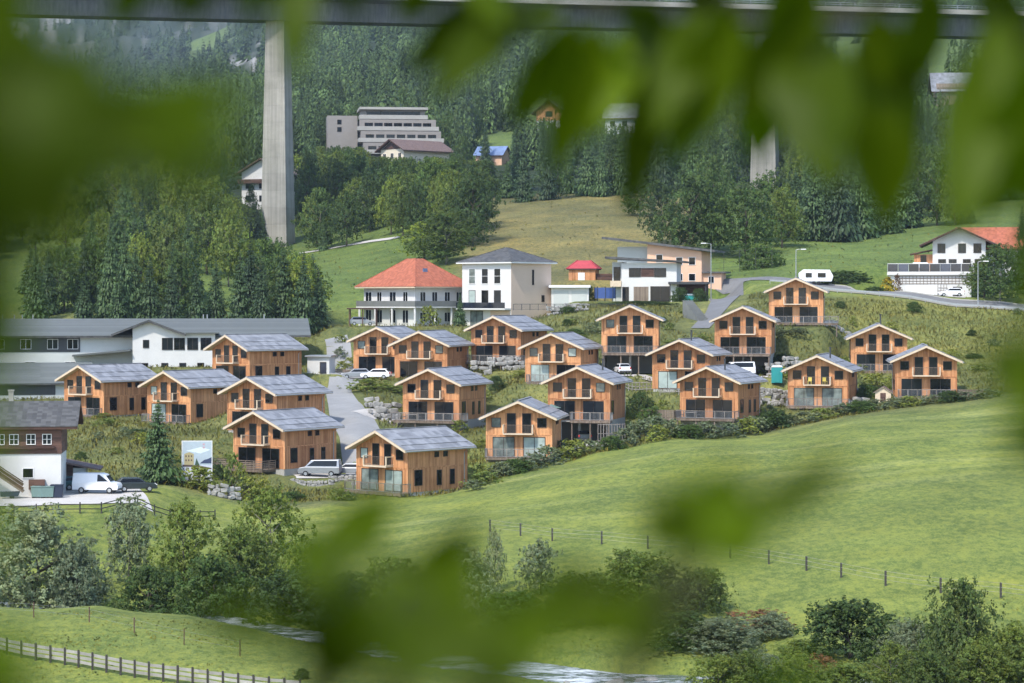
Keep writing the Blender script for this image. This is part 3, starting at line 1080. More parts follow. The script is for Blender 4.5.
SPEC = [
    ('c1', 'wooden chalet in front of the white gable building, small white annex at its back', dict(deck=None, side=2)),
    ('c2', 'wooden chalet directly above the one with the silver van, its roof beside the grey street', dict(side=1)),
    ('c3', 'wooden chalet with a dark raised terrace and a silver van parked along its flank', dict(deck=(-5.2, 2.6, 2.4), rail='slats')),
    ('c4', 'wooden chalet at the lowest village edge with greenish curtained terrace doors', dict(curtain=2, deck=(-4.3, 4.4, 1.5, 'bars'))),
    ('c5', 'wooden chalet above the grassy bank of the farmyard, leftmost of the chalets', dict(deck=(-3.8, 3.6, 1.4, 'bars'))),
    ('c6', 'wooden chalet behind the billboard and the dark spruce', dict(side=1, curtain=1, deck=(-3.8, 3.8, 1.2, 'bars'))),
    ('c7', 'wooden chalet with silver car parked before it, half hidden by the neighbouring chalet roof', dict(side=0)),
    ('c8', 'wooden chalet just below the red roofed villa, overlapping its left neighbour', dict(side=0)),
    ('c9', 'wooden chalet with long railed deck on posts beside the heap of pale boulders', dict(deck=(-4.6, 5.2, 2.4, 'bars'), tables=1)),
    ('c10', 'wooden chalet just below the cream house, fenced terrace above pale rocks', dict(deck=(-4.2, 4.8, 2.2, 'bars'), side=1)),
    ('c11', 'wooden chalet directly behind the one with the open garage under a small deck', dict(curtain=1, side=0, deck=(-3.4, .2, 1.3, 'bars'))),
    ('c12', 'wooden chalet with an open garage under a small deck, in the middle of the village', dict(garage=True, deck=(-.8, 4.3, 1.5, 'bars'), side=1, pipe=(1.6, 6.5))),
    ('c13', 'wooden chalet with bare front standing at the meadow shrubs, left of the open garage', dict(curtain=2, deck=(-3.9, 3.9, 1.2, 'bars'), side=0)),
    ('c14', 'wooden chalet below the white modern house, car in its dark garage', dict(garage=True, deck=(-3.9, 3.9, 1.3, 'bars'), side=0)),
    ('c15', 'wooden chalet at the foot of the access road with a white van under its terrace', dict(garage=True, deck=(-3.9, 3.9, 1.4, 'bars'), side=0)),
    ('c16', 'wooden chalet with white curtains behind its terrace door, behind the chalet with the wide deck', dict(curtain=1, pipe=(.6, 3.4), side=0)),
    ('c17', 'wooden chalet with a wide deck on posts reaching out to its left', dict(deck=(-3.9, 4.1, 1.9, 'bars'), extra_deck=(-8.6, -4.0, 2.2, 'boards'), pipe=(1.3, 2.6), side=2, tables=1)),
    ('c18', 'topmost wooden chalet under the road, small deck at its right side', dict(deck=(-3.9, 6.2, 1.7, 'bars'), side=0)),
    ('c19', 'wooden chalet half behind its right neighbour on the grass slope below the road', dict(side=0, pipe=(.3, 2.6), deck=(-3.6, 3.6, 1.1, 'bars'))),
    ('c20', 'wooden chalet with two yellow chairs on its balcony', dict(curtain=2, deck=(-4.0, 4.2, 1.6, 'bars'), side=0, pipe=(1.2, 3.0))),
    ('c21', 'rightmost wooden chalet with a brown board fence running off its right side', dict(side=0, deck=(-3.6, 3.7, 1.2, 'bars'), extra_deck=(4.1, 7.2, 1.2, 'boards'))),
]
CW = {}
for key, lab, kw in SPEC:
    t, mw = make_chalet(key, lab, **kw)
    CW[key] = mw
    # furniture on the decks and balconies
    if kw.get('tables'):
        p = mw @ Vector((-2.2, -1.1, 0))
        solo('garden_table', cached('tab', table_mesh), {'c9': 'small garden table on the long railed deck by the boulders', 'c17': 'small garden table on the wide deck on posts'}[key], 'table', p, 0.3)
        for i, dx in enumerate((-1.15, 1.15)):
            p = mw @ Vector((-2.2 + dx, -1.1, 0))
            solo('garden_chair', cached('chr', chair_mesh), {'c9': 'dark garden chair at the table on the long railed deck by the boulders', 'c17': 'dark garden chair at the table on the wide deck on posts'}[key],
                 'chair', p, 1.57 * (1 if i else -1), {'c9': 'chairs on the boulder chalet deck', 'c17': 'chairs on the wide deck'}[key])
    if key == 'c20':
        for x in (-1.0, 1.0):
            solo('garden_chair', cached('chy', lambda: chair_mesh('yellow')), 'yellow chair on the chalet balcony, one of a pair', 'chair', mw @ Vector((x, -.6, 2.86)), .3 * x, 'pair of yellow balcony chairs')
    if key == 'c12':
        solo('parasol', MB().tube([(0, 0, 0), (0, 0, 2.1)], .04, 6).tube([(0, 0, 1.75), (0, 0, 2.2)], [1.25, .03], 8).mesh('parasol', 'bin_green'), 'grey-green parasol on the small deck above the open garage', 'parasol', mw @ Vector((-3.2, -1.4, -.2)))

# ------------------------------------------------------------------ other houses
def bld(name, label, cat, px, py, d, th, group=None):
    return thing(name, label, cat, at(px, py, d), R(-(th + view_ang(px))), group)


def hip_mesh(x0, x1, y0, y1, z, h, rx0, rx1, ry0, ry1, over, mats, t=.22):
    """hipped roof; ridge is the rectangle rx0..rx1, ry0..ry1 at z+h"""
    b = MB()
    X0, X1, Y0, Y1 = x0 - over, x1 + over, y0 - over, y1 + over
    b.box(X0, X1, Y0, Y1, z - .02, z + t, 1)
    B = [(X0 - .06, Y0 - .06, z + t + .005), (X1 + .06, Y0 - .06, z + t + .005), (X1 + .06, Y1 + .06, z + t + .005), (X0 - .06, Y1 + .06, z + t + .005)]
    T = [(rx0, ry0, z + h), (rx1, ry0, z + h), (rx1, ry1, z + h), (rx0, ry1, z + h)]
    b.add(B + T, [(0, 1, 5, 4), (1, 2, 6, 5), (2, 3, 7, 6), (3, 0, 4, 7), (4, 5, 6, 7), (3, 2, 1, 0)], 0)
    for i in range(4):
        b.bar(B[i], T[i], .22, .12, 0)
    return b.mesh('roof', mats)


def gable_mesh(x0, x1, y0, y1, ze, zr, over, mats, ridge='y', t=.22, gover=None):
    """gable roof with ridge along y or x"""
    b = MB()
    g = over if gover is None else gover
    if ridge == 'y':
        c = (x0 + x1) / 2; sl = (zr - ze) / (c - x0); e = (c - x0) + over
        zz = zr - sl * e
        A, ax, lo, hi = c, 'y', y0 - g, y1 + g
    else:
        c = (y0 + y1) / 2; sl = (zr - ze) / (c - y0); e = (c - y0) + over
        zz = zr - sl * e
        A, ax, lo, hi = c, 'x', x0 - g, x1 + g
    b.prism([(A - e, zz), (A, zr), (A + e, zz), (A + e, zz + t), (A, zr + t), (A - e, zz + t)], lo, hi, 1, ax)
    e2 = e + .05; z2 = zr - sl * e2
    b.prism([(A - e2, z2 + t + .01), (A, zr + t + .01), (A + e2, z2 + t + .01), (A + e2, z2 + t + .08), (A, zr + t + .08), (A - e2, z2 + t + .08)], lo - .04, hi + .04, 0, ax)
    return b.mesh('roof', mats)


def gable_wall(x0, x1, y0, y1, z0, ze, zr, mat, ridge='y'):
    b = MB()
    if ridge == 'y':
        b.prism([(x0, z0), (x1, z0), (x1, ze), ((x0 + x1) / 2, zr), (x0, ze)], y0, y1, 0, 'y')
    else:
        b.prism([(y0, z0), (y1, z0), (y1, ze), ((y0 + y1) / 2, zr), (y0, ze)], x0, x1, 0, 'x')
    return b.mesh('wall', mat)


def box_part(parent, name, mat, *xyz, label=None, bevel=0.0):
    return part(name, MB().box(*xyz).mesh(name, mat, False, bevel), parent, label=label)


A90 = R(90)
# red roofed villa, corner towards the camera: front-left face (x) and right face (y)
t = bld('red_roofed_villa', 'white villa with steep red hipped roof and balcony all round, left of the cream house', 'house', 415, 326, 400, 45)
Wv = 12.2
box_part(t, 'wall', 'plaster_white', -Wv, 0, 0, Wv, -1.5, 6.4)
rf = part('roof', hip_mesh(-Wv, 0, 0, Wv, 6.3, 5.0, -Wv / 2 - .9, -Wv / 2 + .9, Wv / 2 - .9, Wv / 2 + .9, 1.1, ['roof_red', 'pale_wood']), t)
part('skylight', MB().box(-.5, .5, -.06, .06, -.6, .6).mesh('skylight', 'solar'), rf, (-Wv / 2 + 3.9, 4.6, 9.0), A90)
bal = part('balcony', MB().box(-Wv - .3, 1.5, -1.5, 0, 3.0, 3.2).box(0, 1.5, 0, Wv, 3.0, 3.2).mesh('balcony', 'plaster_white'), t)
part('railing', MB().box(-Wv - .3, 1.5, -1.5, -1.44, 3.2, 4.15).box(1.44, 1.5, -1.44, Wv, 3.2, 4.15).mesh('railing', 'concrete_dark'), bal)
colm = MB().tube([(0, 0, -1.0), (0, 0, 3.0)], .19, 10).mesh('column', 'plaster_white')
for p in ((-12, -1.2), (-8.2, -1.2), (-4.2, -1.2), (1.2, -1.2), (1.2, 3.5), (1.2, 7.4), (1.2, 11.4)):
    part('column', colm, t, (p[0], p[1], 0))
for i, x in enumerate((-11, -8.4, -5.2, -2.2)):
    window(t, x, 0, 3.5, 1.0 if i % 2 else 1.4, 2.1, 0, 'frame_white', 1, 'glass')
    window(t, x, 0, .5, 1.3, 2.1, 0, 'frame_white', 1, 'glass')
for y in (1.8, 4.6, 7.6, 10.4):
    window(t, 0, y, 3.5, 1.2, 2.1, A90, 'frame_white', 1, 'glass')
    window(t, 0, y, .7, 1.3, 1.5, A90, 'frame_white', 1, 'glass')
# pergola on its left
t = thing('pergola', 'dark timber pergola at the left corner of the red roofed villa', 'pergola', at(363, 325, 398), 0)
pm_ = MB().box(-.08, .08, -.08, .08, -.5, 2.6).mesh('post', 'old_wood')
for q in ((-2.2, -.9), (0, -.9), (2.2, -.9), (-2.2, 2.1), (2.2, 2.1)):
    part('post', pm_, t, (q[0], q[1], 0))
part('roof', MB().box(-2.6, 2.6, -1.3, 2.4, 2.6, 2.8).mesh('roof', 'old_wood'), t)

# cream house
t = bld('cream_house', 'tall three storey cream house with dark hipped roof, beside the red roofed villa', 'house', 511, 326, 396, 40)
Wc, Lc, Hc = 10.6, 10.4, 10.3
box_part(t, 'wall', 'plaster_white', -Wc, 0, 0, Lc, -1.5, Hc)
box_part(t, 'flank_wall', 'plaster_beige', 0, .04, .02, Lc, -1.5, Hc - .02, label='beige flank wall')
part('roof', hip_mesh(-Wc, 0, 0, Lc, Hc, 2.7, -Wc / 2 - .2, -Wc / 2 + .2, Lc / 2 - .2, Lc / 2 + .2, .75, ['roof_dark', 'frame_white']), t)
for x in (-8.4, -5.6, -2.9):
    window(t, x, 0, 7.0, 1.3, 2.4, 0, 'frame_white', 0, 'glass' if x > -8 else 'glass_curtain', bars=1)
    window(t, x, 0, 3.4, 1.3, 2.4, 0, 'frame_dark', 0, 'glass' if x > -8 else 'glass_curtain')
window(t, -7.4, 0, .1, 2.6, 2.3, 0, 'frame_dark', 1, 'glass_curtain', 'patio_door')
box_part(t, 'terrace_wall', 'plaster_beige', -4.4, -.2, -.03, 0, 0, 2.5, label='beige recess beside the terrace door')
bal = box_part(t, 'balcony', 'plaster_white', -Wc, 0, -1.6, 0, 2.65, 2.9)
part('railing', MB().box(-Wc, 0, -1.6, -1.56, 2.9, 3.85).mesh('railing', 'glass_bal'), bal)
window(t, .04, 5.6, 6.8, .35, 2.4, A90, 'frame_dark')
window(t, .04, 8.2, 4.0, .6, 1.0, A90, 'frame_dark')
part('terrace_railing', rail_mesh(-4, 16, .5, 1.0, 'dark_metal', 'dark_metal', 'bars', False), t, (7, -1.5, 2.6), R(40))

# flat roofed double garage next to it
t = bld('garage', 'low flat roofed white garage with two doors, right of the cream house', 'garage', 570, 305, 402, 2)
box_part(t, 'wall', 'plaster_white', -3.1, 3.1, 0, 6, -1, 2.9)
box_part(t, 'roof', 'paint_white', -3.5, 3.4, -.8, 6.3, 2.9, 3.3)
for x in (-1.5, 1.5):
    box_part(t, 'garage_door', 'plaster_grey', x - 1.25, x + 1.25, -.06, 0, -.1, 2.4)

# wooden hut with red cover
t = bld('wooden_hut', 'small brown wooden hut with dark red roof on the slope behind the flat garage', 'hut', 582, 281, 432, 10)
box_part(t, 'wall', 'wood', -2.4, 2.4, 0, 4, -1, 2.0)
part('roof', hip_mesh(-2.4, 2.4, 0, 4, 2.0, 1.7, -1.2, 1.2, 1.8, 2.2, .35, ['flag_red', 'old_wood']), t)
box_part(t, 'door', 'frame_white', -.7, .5, -.05, 0, -.2, 1.5)
box_part(t, 'side_wing', 'old_wood', 2.4, 6.0, .6, 4, -1, 1.3)

# white modern house with low mono pitch roofs
t = bld('modern_house', 'white modern house with shallow dark roof in front of the peach house', 'house', 649, 302, 410, 6)
box_part(t, 'wall', 'plaster_white', -4.7, 4.7, 0, 8, -1.5, 6.6)
part('roof', MB().prism([(-7.4, 7.35), (6.2, 6.65), (6.2, 6.95), (-7.4, 7.75)], -1.2, 8.6, 0, 'y').mesh('roof', 'roof_dark'), t)
box_part(t, 'side_wall', 'plaster_grey', -6.4, -4.7, 1.2, 8, -1.5, 6.8, label='set back side wall')
box_part(t, 'balcony', 'pale_wood', -6.6, -4.72, -.2, 1.2, 2.6, 3.6)
window(t, -5.6, 1.2, 3.3, 1.0, 2.6, 0, 'frame_dark')
window(t, -2.4, 0, 4.3, 1.9, 1.4, 0, 'frame_dark', 1)
window(t, 1.9, 0, 4.3, 1.9, 1.4, 0, 'frame_dark', 1)
box_part(t, 'cladding', 'old_wood', -1.35, .85, -.05, 0, 4.25, 5.75, label='brown panel between the upper windows')
box_part(t, 'shutter', 'deck_wood', -2.6, -.1, -.06, 0, .0, 2.6, label='brown sliding shutter')
window(t, 1.9, 0, .1, 3.2, 2.5, 0, 'frame_dark', 1, 'glass', 'patio_door')
window(t, -4.0, 0, .1, 1.0, 2.4, 0, 'frame_dark', 0)

t = bld('peach_house', 'peach coloured house with long sloping roof behind the white modern house', 'house', 676, 288, 428, 12)
box_part(t, 'wall', 'plaster_peach', -5.2, 4.6, 0, 8, -2, 6.4)
part('upper_wall', MB().prism([(-5.2, 6.4), (4.6, 6.4), (4.6, 6.45), (-5.2, 7.9)], 0, 8, 0, 'y').mesh('upper_wall', 'plaster_peach'), t)
part('roof', MB().prism([(-13.2, 8.75), (7.2, 6.3), (7.2, 6.65), (-13.2, 9.15)], -1.4, 8.8, 0, 'y').mesh('roof', 'roof_dark'), t)
box_part(t, 'loggia', 'plaster_grey', -11, -5.2, 1.5, 8, -2, 7.4, label='grey loggia on the left')
for x in (-3.0, .6, 2.9):
    window(t, x, 0, 4.1 if x > 0 else 4.6, 1.1, 1.3, 0, 'frame_white')
    window(t, x, 0, 1.3, 1.1, 1.2, 0, 'frame_white')
b = box_part(t, 'porch', 'plaster_peach', 4.6, 8.0, .8, 5, -2, 2.6)
box_part(t, 'porch_roof', 'roof_dark', 4.0, 8.8, .2, 5.4, 2.6, 2.9)
window(t, 6.2, .8, .9, .9, 1.1, 0, 'frame_white')

t = bld('carport', 'dark carport with small boat under it, right of the white modern house', 'carport', 688, 302, 408, 4)
for p in ((-3, 0), (3, 0), (-3, 5), (3, 5)):
    part('post', cached('cpost', lambda: MB().box(-.08, .08, -.08, .08, -1, 3.0).mesh('post', 'dark_metal')), t, (p[0], p[1], 0))
box_part(t, 'roof', 'dark_metal', -3.3, 3.3, -.4, 5.6, 3.0, 3.4)
box_part(t, 'rear_wall', 'old_wood', -3.1, 3.1, 5.1, 5.25, -1, 3.0)
solo('boat', MB().prism([(-1.5, .9), (1.5, .9), (1.2, .1), (-1.1, .1)], 0, 1.6, 0, 'y').box(-1.55, 1.55, -.04, 1.64, .9, 1.25, 1).mesh('boat', ['teal', 'paint_white'], False, .05), 'teal and white boat parked under the dark carport', 'boat', at(691, 301, 409))

# trampoline
t = thing('trampoline', 'trampoline with blue safety net on the lawn left of the white modern house', 'trampoline', gp(605, 404), 0)
b = MB()
for k in range(8):
    a = k * math.pi / 4
    b.tube([(1.8 * math.cos(a), 1.8 * math.sin(a), -.4), (1.8 * math.cos(a), 1.8 * math.sin(a), 2.6)], .05, 6)
part('pole', b.mesh('pole', 'paint_dark'), t)
part('net', MB().tube([(0, 0, .7), (0, 0, 2.4)], 1.75, 16, 0, False).mesh('net', 'blue_net'), t)
part('mat', MB().tube([(0, 0, .6), (0, 0, .7)], 1.75, 16).mesh('mat', 'blue_net'), t)

# white house with garage on the right
t = bld('garage_house', 'white house with wide dark glass balustrade above its garage, beside the road', 'house', 926, 300, 415, 2)
box_part(t, 'garage_block', 'plaster_white', -5.0, 7.6, 0, 7, -1, 4.3)
part('curved_wall', MB().prism([(-5.0, 4.3), (-6.6, 4.2), (-6.0, 3.2), (-5.5, 1.8), (-5.2, -1), (-5.0, -1)], 0, .5, 0, 'y').mesh('curved_wall', 'plaster_white'), t)
box_part(t, 'terrace_slab', 'plaster_white', -6.6, 7.9, -.5, 9, 4.3, 4.75)
gd = box_part(t, 'garage_door', 'frame_white', -3.4, 1.4, -.06, 0, -.1, 2.4)
part('trellis', MB().box(-4.6, 6.8, -.07, -.03, 2.75, 2.85).box(-4.6, 6.8, -.07, -.03, 3.2, 3.3).box(-4.6, 6.8, -.07, -.03, 3.65, 3.75).box(-4.6, 6.8, -.07, -.03, 4.05, 4.12)
     .add([], []).mesh('trellis', 'deck_wood'), t)
b = MB()
for i in range(20):
    x = -4.6 + .6 * i
    b.box(x - .04, x + .04, -.10, -.07, 2.7, 4.15)
for i in range(4):
    x = 2.0 + .5 * i
    b.box(x - .03, x + .03, -.10, -.07, .3, 2.7)
for z in (.6, 1.1, 1.6, 2.1):
    b.box(2.0, 3.5, -.13, -.10, z - .03, z + .03)
part('lattice', b.mesh('lattice', 'deck_wood'), t)
window(t, 5.3, 0, .8, 1.4, 1.4, 0, 'frame_dark')
bl = part('balustrade', MB().box(-6.5, 7.8, -.45, -.40, 4.75, 4.85).box(-6.5, 7.8, -.45, -.40, 6.2, 6.28).mesh('balustrade', 'frame_white'), t)
gm = MB().box(-.82, .82, -.02, .02, 0, 1.35).mesh('glass_panel', 'glass_bal')
for i in range(8):
    part('glass_panel', gm, bl, (-5.6 + 1.78 * i, -.42, 4.85))
pmn = MB().box(-.04, .04, -.05, .05, 4.75, 6.3).mesh('post', 'grey_metal')
for i in range(9):
    part('post', pmn, bl, (-6.5 + 1.78 * i, -.42, 0))
part('wall', gable_wall(1.0, 10.0, 4, 12, 4.7, 10.2, 12.3, 'plaster_white'), t)
part('roof', gable_mesh(1.0, 10.0, 4, 12, 10.2, 12.3, 2.2, ['roof_brown', 'old_wood'], 'y', .25, 1.6), t)
part('rear_wing', gable_wall(6.0, 15.5, 7, 14, 4, 9.6, 12.4, 'plaster_white', 'x'), t)
part('rear_roof', gable_mesh(6.0, 15.5, 7, 14, 9.6, 12.4, 1.2, ['roof_red', 'old_wood'], 'x', .25), t)
for x in (2.5, 6.0, 8.6):
    window(t, x, 4, 8.2, 1.2, 1.5, 0, 'frame_dark', 1)
for x in (2.6, 4.4, 6.8, 8.8):
    window(t, x, 4, 4.9, 1.2, 2.1, 0, 'frame_dark', 1)
bw = part('bay_window', MB().box(-2.2, .98, 4.6, 8, 4.7, 7.9).mesh('bay_window', 'wood'), t)
part('bay_roof', MB().prism([(-2.9, 7.8), (1.0, 8.6), (1.0, 8.8), (-2.9, 8.0)], 4, 8.4, 0, 'y').mesh('bay_roof', 'old_wood'), bw)
bb = part('balcony', MB().box(-2.4, .2, 3.6, 4.55, 5.6, 6.5).mesh('balcony', 'paint_white', False, .1), t)
window(t, -.6, 4.6, 6.5, .9, 1.2, 0, 'frame_dark')

# long white building at the left
t = bld('long_building', 'long white building with wide grey-green roof and white gable, behind the left chalets', 'building', 150, 367, 368, 0)
part('wall', MB().box(-34, 22, 1, 12, -1, 5.2).mesh('wall', 'plaster_grey'), t)
part('roof', gable_mesh(-34, 23, 1, 12, 5.0, 7.0, 1.4, ['roof_green', 'roof_dark'], 'x', .25), t)
part('gable_wing', MB().prism([(-2.6, -1), (9.8, -1), (9.8, 5.1), (4.3, 5.1), (-.2, 6.85), (-2.6, 5.9)], -2.2, 6, 0, 'y').mesh('gable_wing', 'plaster_white'), t, label='white gable wing')
part('flat_roof', MB().box(4.9, 10.4, -3.0, 1.5, 5.12, 5.3).mesh('flat_roof', 'roof_green'), t)
part('gable_roof', gable_mesh(-4.6, 4.2, -2.2, 8, 5.2, 6.9, 1.2, ['roof_green', 'roof_dark'], 'y', .25, 1.0), t)
window(t, -.6, -2.2, 3.0, .8, 1.1, 0, 'frame_dark')
for i, x in enumerate((2.6, 4.4, 6.4, 8.4)):
    window(t, x, -2.2, 2.7, 1.5, 1.7, 0, 'frame_dark', 1)
for x in (-.8, 2.2, 4.9, 7.6):
    window(t, x, -2.2, -.9, .9, 1.5, 0, 'frame_dark')
box_part(t, 'loggia', 'dark_metal', -28, -10.5, .94, 1, 2.3, 4.6, label='dark strip of recessed loggia windows')
for x in (-26, -22.6, -18.6, -14.6, -11.6):
    window(t, x, .93, 2.8, 1.5, 1.4, 0, 'frame_white', 1)
for x in (-24, -18, -12):
    window(t, x, 1, -.6, 1.5, 1.4, 0, 'frame_white', 1)
for x in (12.5, 16, 19.5):
    window(t, x, 1, 2.7, 1.6, 1.5, 0, 'frame_white', 1)
part('porch_roof', MB().prism([(-11.6, 1.7), (-2.9, 2.5), (-2.9, 2.7), (-11.6, 1.9)], -3, 1, 0, 'y').mesh('porch_roof', 'roof_green'), t)
part('side_roof', MB().prism([(9.9, 2.2), (17, 1.5), (17, 1.7), (9.9, 2.4)], -2.6, 1, 0, 'y').mesh('side_roof', 'roof_green'), t)
vm = MB().tube([(0, 0, -.3), (0, 0, .65)], .09, 6).mesh('roof_vent', 'grey_metal')
for x in (-27, -25.5, -24.2, -22.4, -20.6, -19.4, -17.8, 8.2, 8.8, 17.6):
    part('roof_vent', vm, t, (x, 6.5, 7.3))

t = bld('low_wing', 'low white wing with grey roof in front of the long white building', 'building', 40, 404, 350, 0)
part('wall', MB().box(-14, 6.6, 0, 8, -1.5, 3.4).mesh('wall', 'plaster_grey'), t)
part('roof', gable_mesh(-14, 6.6, 0, 8, 3.3, 5.6, .9, ['roof_green', 'roof_dark'], 'x', .22), t)
box_part(t, 'loggia', 'dark_metal', -10, 2.2, -.05, 0, 1.3, 3.0, label='dark strip of recessed windows')

t = bld('annex', 'small white flat annex with a dark green door, right behind a left chalet', 'shed', 319, 373, 345, 12)
box_part(t, 'wall', 'plaster_white', -1.7, 1.5, 0, 4, -1.5, 2.3)
box_part(t, 'roof', 'grey_metal', -2.0, 1.8, -.4, 4.2, 2.3, 2.5)
window(t, .6, 0, .0, .8, 1.5, 0, 'frame_dark', 0, 'glass_bal', 'door')

# old farmhouse at the left edge
t = bld('old_farmhouse', 'old farmhouse with dark timber upper floor on white walls and outside stairs', 'farmhouse', 61, 489, 246, 4)
box_part(t, 'wall', 'plaster_white', -13, 0, 0, 8, -1, 3.6)
box_part(t, 'timber_floor', 'old_wood', -13, .08, -.10, 8.1, 3.6, 6.5)
rf = part('roof', gable_mesh(-13, .1, -.1, 8.1, 6.5, 8.45, .8, ['roof_dark', 'old_wood'], 'x', .28, 1.6), t)
part('chimney', MB().box(-.25, .25, -.25, .25, -.8, .9).box(-.32, .32, -.32, .32, .9, 1.05).mesh('chimney', 'concrete'), rf, (-5.4, 4.6, 8.9))
for x in (-9.3, -6.1, -4.7, -3.0, -1.4):
    window(t, x, -.10, 4.6, .8, .95, 0, 'frame_white', 1, 'glass', bars=1)
bx = part('flower_box', MB().box(-10.2, -.6, -.45, -.12, 4.15, 4.4).mesh('flower_box', 'old_wood'), t)
part('eave_boards', MB().box(-13, -7, -.5, -.45, 5.6, 6.5).mesh('eave_boards', 'old_wood'), t)
st = part('staircase', MB().bar((-8.4, -1.6, 3.2), (-3.6, -1.6, -.1), 1.1, .24).box(-13, -8.3, -2.2, -.1, 3.05, 3.3).mesh('staircase', 'deck_wood'), t)
part('railing', MB().bar((-8.4, -2.15, 4.2), (-3.6, -2.15, .9), .05, .12).bar((-8.4, -2.15, 3.9), (-3.6, -2.15, .6), .05, .30).bar((-8.4, -2.15, 3.5), (-3.6, -2.15, .2), .05, .30)
     .box(-13, -8.3, -2.2, -2.14, 3.3, 4.25).mesh('railing', 'old_wood'), st)
window(t, -3.3, 0, 1.2, 1.0, .9, 0, 'frame_white')
part('woodpile', MB().box(-3.2, -1.6, -.5, 0, 0, 1.0).mesh('woodpile', 'old_wood'), t)

t = bld('lean_to_shed', 'low brown lean-to shed at the corner of the old farmhouse', 'shed', 72, 487, 254, 4)
box_part(t, 'wall', 'old_wood', -1.6, 0.1, 0, 4, -1, 2.5)
box_part(t, 'white_wall', 'plaster_grey', .1, 1.4, .1, 4, -1, 2.0, label='pale right half of the wall')
part('roof', MB().prism([(-2.0, 2.75), (3.0, 1.75), (3.0, 1.92), (-2.0, 2.95)], -.8, 4.4, 0, 'y').mesh('roof', 'roof_brown'), t)

# hotel on the hillside
t = bld('terraced_hotel', 'large terraced hotel with stepped balconies on the wooded hillside', 'hotel', 398, 153, 800, -4)
for i, (x0, x1, z0, y0) in enumerate(((-11.5, 15, -4, -2), (-12.2, 14.5, 3.4, .2), (-12.4, 13, 7.4, 2.4), (-11.6, 9.5, 11.4, 5))):
    bt = box_part(t, 'storey', 'hotel', x0, x1, y0 + 2.2, 22, z0, z0 + (7.4 if i == 0 else 4.0))
    s_ = box_part(t, 'balcony', 'concrete', x0 - .8, x1 + .8, y0, y0 + 3, z0 + (7.0 if i == 0 else 3.6) - 3.4, z0 + (7.0 if i == 0 else 3.6) - 3.1)
    part('parapet', MB().box(x0 - .8, x1 + .8, y0, y0 + .15, 0, 1.05).box(x0 - .8, x0 - .65, y0 + .15, 14, 0, 1.05).mesh('parapet', 'concrete'), s_, (0, 0, z0 + (7.0 if i == 0 else 3.6) - 3.1))
    for k in range(7):
        window(t, x0 + 3 + (x1 - x0 - 6) * k / 6, y0 + 2.2, z0 + (7.0 if i == 0 else 3.6) - 3.0, 2.6, 2.2, 0, 'frame_dark', 1)
box_part(t, 'roof', 'concrete', -12.4, 10.4, 5.2, 22.5, 14.8, 15.6)
box_part(t, 'wing', 'hotel', -23, -13, 8, 18, -4, 12.8)
for z in (4.5, 7):
    window(t, -19, 8, z + 3.0, 1.3, 1.4, 0, 'frame_dark')

t = bld('brown_roofed_house', 'timber gabled house with brown roof below the terraced hotel', 'house', 396, 159, 782, 52)
part('wall', gable_wall(-8, 4, 0, 19, -3, 3.4, 6.2, 'plaster_cream', 'y'), t)
part('roof', gable_mesh(-8, 4, 0, 19, 3.2, 6.2, 1.6, ['roof_brown', 'old_wood'], 'y', .3, 1.4), t)
part('gable_boards', MB().prism([(-7.4, 3.3), (3.4, 3.3), (-2, 5.9)], -.12, 0, 0, 'y').mesh('gable_boards', 'old_wood'), t)
for x in (-6, -2, 2):
    window(t, x, 0, .2, 1.4, 1.7, 0, 'frame_white', 1)

t = bld('solar_roofed_house', 'small house with solar panels on its roof among the conifers, right of the hotel', 'house', 490, 165, 778, 20)
part('wall', gable_wall(-5, 4, 0, 8, -3, 3.4, 6.2, 'plaster_peach', 'x'), t)
part('roof', gable_mesh(-5, 4, 0, 8, 3.3, 6.0, .7, ['solar', 'old_wood'], 'x', .2), t)
window(t, -1, 0, .8, 1.4, 1.3, 0, 'frame_dark', 1)

t = bld('timber_chalet', 'timber house with green gable on the forest clearing', 'house', 549, 128, 845, 15)
part('wall', gable_wall(-4.6, 4.6, 0, 10, -3, 6.0, 9.6, 'wood', 'y'), t)
part('plinth', MB().box(-4.5, 4.5, -.05, 9, -3, 2.6).mesh('plinth', 'plaster_white'), t)
part('roof', gable_mesh(-4.6, 4.6, 0, 10, 5.8, 9.6, 1.4, ['roof_brown', 'old_wood'], 'y', .3), t)
window(t, 0, 0, 4.0, 2.4, 1.8, 0, 'frame_dark', 1)

t = bld('grey_roofed_house', 'broad white house with pale grey roof half hidden behind the conifers', 'house', 631, 133, 840, 8)
part('wall', gable_wall(-9, 10, 0, 10, -4, 6.0, 9.6, 'plaster_grey', 'x'), t)
part('roof', gable_mesh(-9, 10, 0, 10, 5.8, 10.4, 1.0, ['roof', 'old_wood'], 'x', .3), t)
for x in (-6.5, -2.2, 2.2, 6.5):
    window(t, x, 0, 2.4, 1.6, 1.8, 0, 'frame_dark', 1)

t = bld('white_hill_house', 'white house with brown gable half hidden behind the tall bridge pier', 'house', 262, 205, 650, 25)
part('wall', gable_wall(-6, 6, 0, 12, -3, 9.0, 12.4, 'plaster_white', 'y'), t)
part('roof', gable_mesh(-6, 6, 0, 12, 8.8, 12.2, 1.4, ['roof_brown', 'old_wood'], 'y', .3), t)
for z in (1, 4.5):
    for x in (-4, 0, 4):
        window(t, x, 0, z, 1.5, 1.5, 0, 'frame_dark', 1)
bal = box_part(t, 'balcony', 'old_wood', -6.6, 6.6, -1.4, 0, 5.8, 6.9)

